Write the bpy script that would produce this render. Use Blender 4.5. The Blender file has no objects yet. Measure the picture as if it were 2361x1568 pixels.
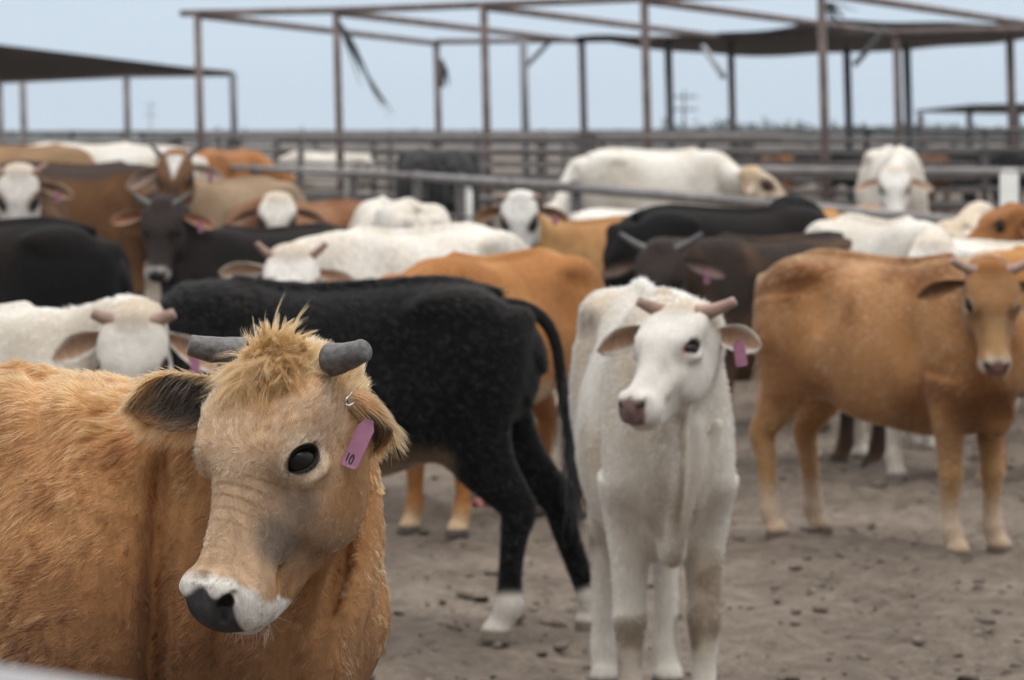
import bpy, math, random
import numpy as np
from mathutils import Vector, Matrix, kdtree
random.seed(5); rng = np.random.default_rng(5)
R = math.radians
scene = bpy.context.scene
COL = scene.collection

# ------------------------------------------------------------------ camera, world, light, exposure
F, CX, HY, CH = 8500.0, 1180.5, 320.0, 1.52        # focal length in photo pixels (2361 wide), centre column, horizon row, eye height
cam = bpy.data.cameras.new('camera'); camo = bpy.data.objects.new('camera', cam); COL.objects.link(camo)
camo.location = (0, 0, CH); camo.rotation_euler = (R(90), 0, 0)
cam.sensor_width = 36; cam.lens = F/2361*36; cam.shift_y = -(784-HY)/2361
cam.clip_start = 0.1; cam.clip_end = 6000
cam.dof.use_dof = True; cam.dof.focus_distance = 4.93; cam.dof.aperture_fstop = 10.6
scene.camera = camo

world = bpy.data.worlds.new('World'); scene.world = world; world.use_nodes = True
nt = world.node_tree; nt.nodes.clear()
sky = nt.nodes.new('ShaderNodeTexSky'); sky.sky_type = 'NISHITA'; sky.sun_disc = False
sky.sun_elevation = R(62); sky.sun_rotation = R(200); sky.air_density = 1.5; sky.dust_density = 2.5
tc = nt.nodes.new('ShaderNodeTexCoord'); sep = nt.nodes.new('ShaderNodeSeparateXYZ')
nt.links.new(tc.outputs['Generated'], sep.inputs[0])
nz = nt.nodes.new('ShaderNodeTexNoise'); nz.inputs['Scale'].default_value = 2.2; nz.inputs['Detail'].default_value = 5
nt.links.new(tc.outputs['Generated'], nz.inputs['Vector'])
ramp = nt.nodes.new('ShaderNodeValToRGB')
ramp.color_ramp.elements[0].position = 0.0; ramp.color_ramp.elements[0].color = (.555, .655, .76, 1)
ramp.color_ramp.elements[1].position = 0.95; ramp.color_ramp.elements[1].color = (1.80, 1.77, 1.72, 1)
e = ramp.color_ramp.elements.new(0.10); e.color = (.50, .59, .69, 1)
e = ramp.color_ramp.elements.new(0.35); e.color = (.72, .78, .84, 1)
e = ramp.color_ramp.elements.new(0.65); e.color = (1.35, 1.34, 1.32, 1)
nt.links.new(sep.outputs['Z'], ramp.inputs[0])
mulc = nt.nodes.new('ShaderNodeMix'); mulc.data_type = 'RGBA'; mulc.blend_type = 'MULTIPLY'; mulc.inputs[0].default_value = .10
nt.links.new(ramp.outputs[0], mulc.inputs[6]); nt.links.new(nz.outputs['Fac'], mulc.inputs[7])
scl = nt.nodes.new('ShaderNodeVectorMath'); scl.operation = 'SCALE'; scl.inputs['Scale'].default_value = 10.0
nt.links.new(mulc.outputs[2], scl.inputs[0])
mixc = nt.nodes.new('ShaderNodeMix'); mixc.data_type = 'RGBA'; mixc.inputs[0].default_value = .93
nt.links.new(sky.outputs[0], mixc.inputs[6]); nt.links.new(scl.outputs[0], mixc.inputs[7])
# added dimming of the low sky behind the camera, to darken camera-facing sides
my = nt.nodes.new('ShaderNodeMapRange'); my.inputs[1].default_value = -.75; my.inputs[2].default_value = .45; my.inputs[3].default_value = .42; my.inputs[4].default_value = 1.0
nt.links.new(sep.outputs['Y'], my.inputs[0])
mz = nt.nodes.new('ShaderNodeMapRange'); mz.inputs[1].default_value = .35; mz.inputs[2].default_value = .95
nt.links.new(sep.outputs['Z'], mz.inputs[0])
mf = nt.nodes.new('ShaderNodeMix'); mf.inputs[3].default_value = 1.0
nt.links.new(mz.outputs[0], mf.inputs[0]); nt.links.new(my.outputs[0], mf.inputs[2])
dk = nt.nodes.new('ShaderNodeVectorMath'); dk.operation = 'SCALE'
nt.links.new(mixc.outputs[2], dk.inputs[0]); nt.links.new(mf.outputs[0], dk.inputs['Scale'])
bg = nt.nodes.new('ShaderNodeBackground'); bg.inputs['Strength'].default_value = 0.1
out = nt.nodes.new('ShaderNodeOutputWorld')
nt.links.new(dk.outputs[0], bg.inputs[0]); nt.links.new(bg.outputs[0], out.inputs[0])

sun = bpy.data.lights.new('sun', 'SUN'); sun.energy = 0.9; sun.angle = R(40); sun.color = (1, .97, .92)
suno = bpy.data.objects.new('sun', sun); COL.objects.link(suno)
suno.rotation_euler = (R(28), 0, R(200-180))
scene.view_settings.view_transform = 'Standard'; scene.view_settings.look = 'None'
scene.view_settings.exposure = 0.42; scene.view_settings.gamma = 1.0
scene.cycles_curves.shape = 'RIBBONS'
scene.cycles.max_bounces = 6; scene.cycles.diffuse_bounces = 3; scene.cycles.transmission_bounces = 4

# ------------------------------------------------------------------ small helpers
def ground_z(x, y):
    t = np.clip((np.asarray(y, float)-17)/9, 0, 1); s = t*t*(3-2*t)
    return 0.25*s
def W(px, py, d):
    return np.array([(px-CX)/F*d, d, CH-(py-HY)/F*d])
def tag(o, label=None, cat=None, group=None, kind=None):
    if label: o['label'] = label
    if cat: o['category'] = cat
    if group: o['group'] = group
    if kind: o['kind'] = kind
    return o
def empty(name, loc, rz=0):
    o = bpy.data.objects.new(name, None); COL.objects.link(o); o.location = loc; o.rotation_euler = (0, 0, rz)
    o.empty_display_size = .1
    return o
def link(name, me, mat, parent=None):
    o = bpy.data.objects.new(name, me); COL.objects.link(o)
    if mat: me.materials.append(mat)
    if parent: o.parent = parent
    return o
def mesh(name, verts, faces, smooth=True):
    me = bpy.data.meshes.new(name)
    verts = np.asarray(verts, np.float32)
    if isinstance(faces, np.ndarray):
        nf, k = faces.shape
        me.vertices.add(len(verts)); me.vertices.foreach_set('co', verts.ravel())
        me.loops.add(nf*k); me.loops.foreach_set('vertex_index', faces.astype(np.int32).ravel())
        me.polygons.add(nf); me.polygons.foreach_set('loop_start', np.arange(0, nf*k, k, dtype=np.int32))
        me.update(calc_edges=True)
    else:
        me.from_pydata([tuple(v) for v in verts.tolist()], [], faces)
    if smooth: me.polygons.foreach_set('use_smooth', [True]*len(me.polygons))
    me.update()
    return me
def setcol(me, c):
    a = me.color_attributes.new('coat', 'FLOAT_COLOR', 'POINT')
    c4 = np.ones((len(c), 4), np.float32); c4[:, :3] = c
    a.data.foreach_set('color', c4.ravel())
def unit(v):
    v = np.asarray(v, float); return v/max(np.linalg.norm(v), 1e-9)
def lerp(a, b, t): return a+(b-a)*t
def smooth01(x): x = np.clip(x, 0, 1); return x*x*(3-2*x)
_H = np.random.default_rng(77).random((64, 64, 64)).astype(np.float32)
def vnoise(P, s=1.0, off=0.0):
    p = np.asarray(P, float)*s+off+100.0
    i = np.floor(p).astype(int); f = p-i; f = f*f*(3-2*f)
    o = 0
    for dx in (0, 1):
        for dy in (0, 1):
            for dz in (0, 1):
                w = (f[:, 0] if dx else 1-f[:, 0])*(f[:, 1] if dy else 1-f[:, 1])*(f[:, 2] if dz else 1-f[:, 2])
                o = o+w*_H[(i[:, 0]+dx) & 63, (i[:, 1]+dy) & 63, (i[:, 2]+dz) & 63]
    return o
def fbm(P, s=1.0, o=3, off=0.0):
    r = 0; a = .5; t = 0
    for k in range(o):
        r = r+a*vnoise(P, s*2**k, off+k*7.3); t += a; a *= .5
    return r/t
def tube(path, rad, n=12, cap=True):
    path = np.asarray(path, float); m = len(path)
    rad = np.broadcast_to(np.asarray(rad, float), (m,))
    T = np.gradient(path, axis=0); T /= np.linalg.norm(T, axis=1)[:, None]
    ref = np.array([0, 0, 1.]) if abs(T[0][2]) < .9 else np.array([1., 0, 0])
    V = []; up = ref
    for k in range(m):
        s = np.cross(T[k], up); s /= max(np.linalg.norm(s), 1e-9); u = np.cross(s, T[k]); up = u
        a = np.arange(n)/n*2*np.pi
        V.append(path[k]+rad[k]*(np.cos(a)[:, None]*s+np.sin(a)[:, None]*u))
    V = np.concatenate(V); Fc = []
    for k in range(m-1):
        for j in range(n):
            Fc.append((k*n+j, k*n+(j+1) % n, (k+1)*n+(j+1) % n, (k+1)*n+j))
    if cap:
        Fc.append(tuple(range(n-1, -1, -1))); Fc.append(tuple((m-1)*n+j for j in range(n)))
    return V, Fc
class MB:
    def __init__(s): s.v = []; s.f = []; s.n = 0
    def add(s, V, Fc):
        s.v.append(np.asarray(V, float)); s.f += [tuple(i+s.n for i in f) for f in Fc]; s.n += len(V)
    def bar(s, a, b, r, n=8): s.add(*tube([np.asarray(a, float), (np.asarray(a, float)+np.asarray(b, float))/2, np.asarray(b, float)], r, n))
    def box(s, c, d):
        c = np.asarray(c, float); d = np.asarray(d, float)/2
        V = [c+d*np.array(q) for q in [(-1,-1,-1),(1,-1,-1),(1,1,-1),(-1,1,-1),(-1,-1,1),(1,-1,1),(1,1,1),(-1,1,1)]]
        s.add(V, [(0,3,2,1),(4,5,6,7),(0,1,5,4),(1,2,6,5),(2,3,7,6),(3,0,4,7)])
    def build(s, name, mat, parent=None, smooth=True):
        return link(name, mesh(name, np.concatenate(s.v), s.f, smooth), mat, parent)

# ------------------------------------------------------------------ materials
def newmat(name):
    m = bpy.data.materials.new(name); m.use_nodes = True
    b = m.node_tree.nodes['Principled BSDF']; return m, m.node_tree, b
def simple(name, col, rough=.6, spec=.4, metal=0, var=0, scale=20, bump=0, coords='Object'):
    m, n, b = newmat(name)
    b.inputs['Roughness'].default_value = rough; b.inputs['Specular IOR Level'].default_value = spec; b.inputs['Metallic'].default_value = metal
    b.inputs['Base Color'].default_value = (*col, 1)
    if var or bump:
        t = n.nodes.new('ShaderNodeTexCoord'); z = n.nodes.new('ShaderNodeTexNoise'); z.inputs['Scale'].default_value = scale; z.inputs['Detail'].default_value = 6
        n.links.new(t.outputs[coords], z.inputs['Vector'])
        if var:
            r = n.nodes.new('ShaderNodeValToRGB'); r.color_ramp.elements[0].position = .3; r.color_ramp.elements[1].position = .7
            r.color_ramp.elements[0].color = (*[c*(1-var) for c in col], 1); r.color_ramp.elements[1].color = (*[min(1, c*(1+var)) for c in col], 1)
            n.links.new(z.outputs['Fac'], r.inputs[0]); n.links.new(r.outputs[0], b.inputs['Base Color'])
        if bump:
            u = n.nodes.new('ShaderNodeBump'); u.inputs['Strength'].default_value = bump; u.inputs['Distance'].default_value = .01
            n.links.new(z.outputs['Fac'], u.inputs['Height']); n.links.new(u.outputs[0], b.inputs['Normal'])
    return m
def fur_skin(name, var=.25, bump=.6, sheen=.03):
    m, n, b = newmat(name)
    a = n.nodes.new('ShaderNodeAttribute'); a.attribute_name = 'coat'
    t = n.nodes.new('ShaderNodeTexCoord')
    mp = n.nodes.new('ShaderNodeMapping'); mp.inputs['Scale'].default_value = (1, 1, .45)
    z = n.nodes.new('ShaderNodeTexNoise'); z.inputs['Scale'].default_value = 55; z.inputs['Detail'].default_value = 8; z.inputs['Roughness'].default_value = .65; z.inputs['Distortion'].default_value = .6
    n.links.new(t.outputs['Object'], mp.inputs['Vector']); n.links.new(mp.outputs[0], z.inputs['Vector'])
    mr = n.nodes.new('ShaderNodeMapRange'); mr.inputs[1].default_value = .3; mr.inputs[2].default_value = .7; mr.inputs[3].default_value = 1-var; mr.inputs[4].default_value = 1+var
    n.links.new(z.outputs['Fac'], mr.inputs[0])
    sc = n.nodes.new('ShaderNodeVectorMath'); sc.operation = 'SCALE'
    n.links.new(a.outputs['Color'], sc.inputs[0]); n.links.new(mr.outputs[0], sc.inputs['Scale'])
    n.links.new(sc.outputs[0], b.inputs['Base Color'])
    bp = n.nodes.new('ShaderNodeBump'); bp.inputs['Strength'].default_value = bump; bp.inputs['Distance'].default_value = .012
    n.links.new(z.outputs['Fac'], bp.inputs['Height']); n.links.new(bp.outputs[0], b.inputs['Normal'])
    b.inputs['Roughness'].default_value = .75; b.inputs['Specular IOR Level'].default_value = .06
    b.inputs['Sheen Weight'].default_value = sheen; b.inputs['Sheen Roughness'].default_value = .5
    return m
def hair_mat(name, rough=.45):
    m = bpy.data.materials.new(name); m.use_nodes = True; n = m.node_tree; n.nodes.clear()
    a = n.nodes.new('ShaderNodeAttribute'); a.attribute_name = 'coat'
    h = n.nodes.new('ShaderNodeBsdfHairPrincipled'); h.parametrization = 'COLOR'
    h.inputs['Roughness'].default_value = rough; h.inputs['Radial Roughness'].default_value = .6
    n.links.new(a.outputs['Color'], h.inputs['Color'])
    o = n.nodes.new('ShaderNodeOutputMaterial'); n.links.new(h.outputs[0], o.inputs[0])
    return m
M_FUR = fur_skin('short_fur'); M_SKIN = fur_skin('fur_underlayer', .10, .25, .1)
M_HAIR = hair_mat('hair_strands')
M_EYE = simple('wet_eye', (.010, .006, .0045), .04, .26)
M_HORN_GREY = simple('grey_horn', (.105, .10, .098), .45, .4, var=.40, scale=110, bump=.25)
M_HORN_PINK = simple('pink_brown_horn', (.30, .19, .15), .5, .4, var=.25, scale=30, bump=.3)
M_HORN_DARK = simple('dark_horn', (.10, .10, .11), .45, .4, var=.3, scale=30, bump=.3)
M_TAG = simple('pink_plastic', (.30, .125, .20), .4, .4, var=.14, scale=45)
M_INK = simple('black_ink', (.02, .02, .03), .6)
M_TAGB = simple('blue_plastic', (.16, .24, .42), .4, .4)
M_METAL = simple('clip_metal', (.5, .52, .55), .3, .5, 1)
M_RUST = simple('rusty_pipe', (.17, .13, .12), .7, .3, 0, .4, 3.0, .2)
M_PIPE = simple('weathered_pipe', (.21, .195, .19), .6, .3, 0, .25, 4.0, .2)
M_PIPED = simple('dark_pipe', (.11, .10, .098), .65, .3, 0, .3, 4.0, .2)
M_GALV = simple('pale_pipe', (.19, .20, .215), .5, .4, .2, .15, 4.0)
M_NEAR = simple('near_pipe', (.25, .245, .25), .5, .4, 0, .12, 8.0)
M_CLOTH = simple('shade_cloth', (.17, .145, .132), .9, .1, 0, .25, 6.0)
M_NET = simple('torn_net', (.05, .055, .055), .9, .1)
M_WOOD = simple('dark_wood', (.06, .052, .05), .85, .2, 0, .35, 5.0, .4)
M_WHITEP = simple('white_paint', (.62, .62, .60), .6, .3, 0, .1, 6.0)

# ------------------------------------------------------------------ implicit bodies
class Loft:
    """elliptical tube along a smooth path"""
    def __init__(s, pts, a, bu, bd, hint=(0, 0, 1), m=16, n=2.0, k=.03, cap=1.0):
        pts = np.asarray(pts, float); q = len(pts)
        a = np.broadcast_to(np.asarray(a, float), (q,)); bu = np.broadcast_to(np.asarray(bu, float), (q,)); bd = np.broadcast_to(np.asarray(bd, float), (q,))
        t = np.linspace(0, q-1, m); allv = np.column_stack([pts, a, bu, bd])
        ext = np.vstack([2*allv[0]-allv[1], allv, 2*allv[-1]-allv[-2]])
        i = np.minimum(t.astype(int), q-2); u = (t-i)[:, None]
        p0, p1, p2, p3 = ext[i], ext[i+1], ext[i+2], ext[i+3]
        v = .5*((2*p1)+(-p0+p2)*u+(2*p0-5*p1+4*p2-p3)*u*u+(-p0+3*p1-3*p2+p3)*u**3)
        s.c = v[:, :3]; s.r = np.maximum(v[:, 3:], .002)
        T = np.gradient(s.c, axis=0); T /= np.linalg.norm(T, axis=1)[:, None]
        hint = np.asarray(hint, float)
        H = np.broadcast_to(hint, (m, 3)) if hint.ndim == 1 else np.array([lerp(hint[0], hint[1], x) for x in np.linspace(0, 1, m)])
        S = np.cross(H, T); S /= np.maximum(np.linalg.norm(S, axis=1)[:, None], 1e-6); U = np.cross(T, S)
        s.T, s.S, s.U = T, S, U; s.n = n; s.k = k; s.cap = cap
        mr = s.r.max()+k+.03
        s.lo = s.c.min(0)-mr; s.hi = s.c.max(0)+mr
    def d(s, P):
        c = s.c; A = c[:-1]; B = c[1:]-A; L2 = (B*B).sum(1)
        best = np.full(len(P), 1e9); bi = np.zeros(len(P), int); bt = np.zeros(len(P))
        for j in range(len(A)):
            w = P-A[j]; t = np.clip(w@B[j]/L2[j], 0, 1)
            e = w-t[:, None]*B[j]; d2 = (e*e).sum(1)
            g = d2 < best; best[g] = d2[g]; bi[g] = j; bt[g] = t[g]
        t = bt[:, None]
        C = A[bi]+t*B[bi]; r = s.r[bi]*(1-t)+s.r[bi+1]*t
        S = s.S[bi]*(1-t)+s.S[bi+1]*t; U = s.U[bi]*(1-t)+s.U[bi+1]*t; T = s.T[bi]*(1-t)+s.T[bi+1]*t
        w = P-C; x = (w*S).sum(1); y = (w*U).sum(1); z = (w*T).sum(1)
        b = np.where(y > 0, r[:, 1], r[:, 2]); a = r[:, 0]
        ez = (a+b)*.5*s.cap
        end = ((bi == 0) & (bt <= 0)) | ((bi == len(A)-1) & (bt >= 1))
        z = np.where(end, z, 0)
        q = (np.abs(x/a)**s.n+np.abs(y/b)**s.n+np.abs(z/ez)**s.n)**(1/s.n)
        l = np.sqrt(x*x+y*y+z*z)
        q = np.maximum(q, 1e-4)
        return np.where(l > 1e-6, l-l/q, -np.minimum(a, b))
class Ell:
    def __init__(s, c, r, axes=None, k=.03):
        s.c = np.asarray(c, float); s.r = np.asarray(r, float); s.k = k
        s.A = np.eye(3) if axes is None else np.array([unit(x) for x in axes])
        mr = s.r.max()+k+.03; s.lo = s.c-mr; s.hi = s.c+mr
    def d(s, P):
        w = (P-s.c)@s.A.T; l = np.sqrt((w*w).sum(1)); q = np.maximum(np.sqrt(((w/s.r)**2).sum(1)), 1e-4)
        return np.where(l > 1e-6, l-l/q, -s.r.min())
def smin(a, b, k):
    h = np.clip(.5+.5*(b-a)/k, 0, 1); return b*(1-h)+a*h-k*h*(1-h)
class Group:
    """ordered list of (op, primitive), optional rigid frame and scale"""
    def __init__(s, items, M=None, o=None, sc=1.0, k=.03, warp=None):
        s.items = items; s.M = M; s.o = o; s.sc = np.broadcast_to(np.asarray(sc, float), (3,)); s.smin = float(s.sc.min()); s.k = k; s.warp = warp
        lo = np.min([p.lo for op, p in items if op == '+'], 0); hi = np.max([p.hi for op, p in items if op == '+'], 0)
        s.llo, s.lhi = lo, hi
        if M is None: s.lo, s.hi = lo, hi
        else:
            C = np.array([[x, y, z] for x in (lo[0], hi[0]) for y in (lo[1], hi[1]) for z in (lo[2], hi[2])])*s.sc@M+o
            s.lo, s.hi = C.min(0)-k, C.max(0)+k
    def local(s, P): return ((P-s.o)@s.M.T)/s.sc if s.M is not None else P
    def d(s, P):
        L = s.local(P); D = np.full(len(L), .3)
        for op, p in s.items:
            g = np.all((L > p.lo) & (L < p.hi), 1)
            if not g.any(): continue
            v = p.d(L[g])
            if op == '+': D[g] = smin(D[g], v, p.k)
            else: D[g] = -smin(-D[g], v, p.k)
        if s.warp is not None: D = D+s.warp(L)
        return D*s.smin
def surface(f, lo, hi, h):
    """surface nets over a sparse narrow band, then projected onto the implicit surface"""
    K = 4; H = h*K
    nc = np.ceil((hi-lo)/H).astype(int)+2; o = lo-H*.5
    gx, gy, gz = np.meshgrid(*[np.arange(n) for n in nc], indexing='ij')
    Pc = np.stack([gx, gy, gz], -1).reshape(-1, 3)*H+o+H/2-h/2
    dc = f(Pc).reshape(nc)
    act = np.abs(dc) < H*1.25
    n = nc*K
    vals = np.repeat(np.repeat(np.repeat(dc, K, 0), K, 1), K, 2).astype(np.float32)
    am = np.repeat(np.repeat(np.repeat(act, K, 0), K, 1), K, 2)
    idx = np.argwhere(am)
    for a in range(0, len(idx), 200000):
        j = idx[a:a+200000]; vals[j[:, 0], j[:, 1], j[:, 2]] = f(j*h+o)
    vals[0] = vals[-1] = .1; vals[:, 0] = vals[:, -1] = .1; vals[:, :, 0] = vals[:, :, -1] = .1
    s = vals < 0
    c = [s[x:n[0]-1+x, y:n[1]-1+y, z:n[2]-1+z] for x in (0, 1) for y in (0, 1) for z in (0, 1)]
    tot = sum(q.astype(np.int8) for q in c)
    mask = (tot > 0) & (tot < 8)
    cells = np.argwhere(mask)
    ids = np.full(mask.shape, -1, np.int32); ids[mask] = np.arange(len(cells))
    off = np.array([(x, y, z) for x in (0, 1) for y in (0, 1) for z in (0, 1)])
    cv = np.stack([vals[cells[:, 0]+q[0], cells[:, 1]+q[1], cells[:, 2]+q[2]] for q in off], 1)
    acc = np.zeros((len(cells), 3)); cnt = np.zeros(len(cells))
    for i in range(8):
        for j in range(i+1, 8):
            if np.abs(off[i]-off[j]).sum() != 1: continue
            g = (cv[:, i] < 0) != (cv[:, j] < 0)
            t = (cv[g, i]/(cv[g, i]-cv[g, j]))[:, None]
            acc[g] += off[i]*(1-t)+off[j]*t; cnt[g] += 1
    V = (cells+acc/cnt[:, None])*h+o
    quads = []
    for ax in range(3):
        sl0 = [slice(1, n[i]-1) for i in range(3)]; sl1 = list(sl0); sl0[ax] = slice(0, n[ax]-1); sl1[ax] = slice(1, n[ax])
        A = s[tuple(sl0)]; B = s[tuple(sl1)]
        e = np.argwhere(A != B); flip = A[tuple(e.T)]
        base = e+1; base[:, ax] = e[:, ax]
        u, w = [i for i in range(3) if i != ax]
        if ax == 1: u, w = w, u
        def g(du, dw):
            q = base.copy(); q[:, u] += du; q[:, w] += dw; return ids[q[:, 0], q[:, 1], q[:, 2]]
        Q = np.stack([g(-1, -1), g(0, -1), g(0, 0), g(-1, 0)], 1)
        Q[~flip] = Q[~flip][:, ::-1]
        quads.append(Q)
    Q = np.concatenate(quads); Q = Q[(Q >= 0).all(1)]
    for it in range(2):
        e = h*.25; d0 = f(V)
        G = np.stack([(f(V+np.eye(3)[i]*e)-d0)/e for i in range(3)], 1)
        g2 = (G*G).sum(1); st = d0/np.maximum(g2, .25)
        V = V-np.clip(st, -h*.6, h*.6)[:, None]*G
    return V, Q
def refine(V, Q, f, sel, h):
    """split the selected quads in four and put the new points on the surface"""
    qs = Q[sel]; rest = Q[~sel]
    E = np.concatenate([qs[:, [0, 1]], qs[:, [1, 2]], qs[:, [2, 3]], qs[:, [3, 0]]]); Es = np.sort(E, 1)
    u, inv = np.unique(Es, axis=0, return_inverse=True); inv = inv.ravel(); n = len(qs)
    mid = (V[u[:, 0]]+V[u[:, 1]])/2; cnt = np.bincount(inv, minlength=len(u)); cen = V[qs].mean(1)
    new = np.concatenate([mid, cen]); free = np.concatenate([cnt == 2, np.ones(n, bool)])
    P = new[free]
    for it in range(2):
        e = h*.2; d0 = f(P); G = np.stack([(f(P+np.eye(3)[i]*e)-d0)/e for i in range(3)], 1)
        P = P-np.clip(d0/np.maximum((G*G).sum(1), .25), -h*.5, h*.5)[:, None]*G
    new[free] = P
    m = len(V); e0, e1, e2, e3 = [m+inv[k*n:(k+1)*n] for k in range(4)]; c = m+len(u)+np.arange(n)
    Qn = np.concatenate([np.stack([qs[:, 0], e0, c, e3], 1), np.stack([e0, qs[:, 1], e1, c], 1), np.stack([c, e1, qs[:, 2], e2], 1), np.stack([e3, c, e2, qs[:, 3]], 1)])
    return np.concatenate([V, new]), np.concatenate([rest, Qn])
def vnormals(V, Q):
    a, b, c = V[Q[:, 0]], V[Q[:, 1]], V[Q[:, 2]]
    fn = np.cross(V[Q[:, 2]]-a, V[Q[:, 3]]-b) if Q.shape[1] == 4 else np.cross(b-a, c-a)
    N = np.zeros_like(V)
    for k in range(Q.shape[1]): np.add.at(N, Q[:, k], fn)
    return N/np.maximum(np.linalg.norm(N, axis=1)[:, None], 1e-12), fn

# ------------------------------------------------------------------ the head, in its own frame: x poll to muzzle, y the animal's left, z out of the forehead
EYE_P = np.array([.156, .071, -.041]); EYE_R = .0360; EYE_O = -.0165
EYE_N = unit([.05, .82, .57])
EYE_AX = unit(np.array([.86, 0, .42])-EYE_N*(np.array([.86, 0, .42])@EYE_N)); EYE_UP = np.cross(EYE_AX, EYE_N)
if EYE_UP[0] > 0: EYE_UP = -EYE_UP
def head_items(detail):
    xs = [-.03, .03, .09, .15, .21, .27, .33, .372, .402]
    top = [-.030, .004, .014, .012, -.002, -.014, -.020, -.025, -.052]
    bot = [-.115, -.155, -.192, -.212, -.210, -.193, -.168, -.147, -.124]
    hw = [.066, .082, .086, .080, .064, .050, .042, .042, .037]
    pts = [(x, 0, (t+b)/2) for x, t, b in zip(xs, top, bot)]; hh = [(t-b)/2 for t, b in zip(top, bot)]
    I = [('+', Loft(pts, hw, hh, hh, m=22, n=2.25, k=.02, cap=.55))]
    for s in (1, -1):
        I += [('+', Ell((.142, s*.064, -.034), (.050, .026, .036), k=.030)),
              ('+', Ell((.165, s*.063, -.132), (.085, .028, .062), [(1, 0, -.12), (0, 1, 0), (.12, 0, 1)], k=.03)),
              ('+', Ell((.08, s*.066, -.022), (.055, .022, .022), k=.035)),
              ('+', Loft([(.20, s*.056, -.075), (.27, s*.042, -.080), (.33, s*.036, -.078)], [.013, .012, .010], .016, .016, m=6, k=.03)),
              ('+', Ell((.382, s*.026, -.050), (.030, .021, .025), k=.020)),
              ('+', Ell((.368, s*.031, -.096), (.046, .025, .036), k=.022))]
    I += [('+', Ell((.006, 0, -.036), (.036, .060, .038), k=.04)),
          ('+', Ell((.400, 0, -.080), (.030, .038, .036), k=.018)),
          ('+', Loft([(.26, 0, -.168), (.33, 0, -.152), (.388, 0, -.128)], [.032, .034, .028], [.016, .018, .014], [.020, .024, .022], m=8, k=.016))]
    if detail:
        for s in (1, -1):
            I += [('-', Loft([(.422, s*.022, -.066), (.414, s*.029, -.053), (.402, s*.038, -.043), (.390, s*.046, -.044)], [.005, .0085, .0095, .004], .007, .008, hint=(1, 0, 0), m=8, k=.006))]
            mouth = [(.430, 0, -.108), (.420, s*.020, -.109), (.392, s*.038, -.112), (.345, s*.044, -.110), (.305, s*.045, -.103)]
            I += [('-', Loft(mouth, .0035, .0035, .0035, m=12, k=.012))]
            S = np.array([1, s, 1]); n = EYE_N*S; c = EYE_P*S; ax = EYE_AX*S; up = EYE_UP*S
            bc = c+n*EYE_O
            I += [('+', Ell(bc, (EYE_R+.0025,)*3, k=.014))]
            I += [('-', Ell(bc+n*EYE_R, (.0290, .0168, .025), [ax, up, n], k=.002))]
            a = np.linspace(0, 2*np.pi, 25); ring = []
            for t in a:
                q = ax*math.cos(t)*.0285+up*(math.sin(t)*(.0165 if math.sin(t) > 0 else .0150)*(1-.25*abs(math.cos(t))**3)); h = math.sqrt(max(1e-6, (EYE_R+.0012)**2-q@q)); ring.append(bc+q+n*h)
            I += [('+', Loft(ring, [.0026+.0012*max(0, math.sin(t)) for t in a], .0034, .0034, hint=n, m=40, k=.003))]
            I += [('+', Loft([c+n*(.012-16*x*x)+ax*x+up*(.030-10*x*x) for x in (-.030, -.015, .0, .015, .028)], .006, .006, .006, m=9, k=.014))]
            I += [('+', Loft([c+n*(.010-14*x*x)+ax*x-up*(.031-8*x*x) for x in (-.028, -.012, .004, .02)], .004, .004, .004, m=8, k=.014))]
    else:
        for s in (1, -1):
            I += [('-', Ell((.408, s*.034, -.048), (.014, .012, .010), k=.010))]
    return I

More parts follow.
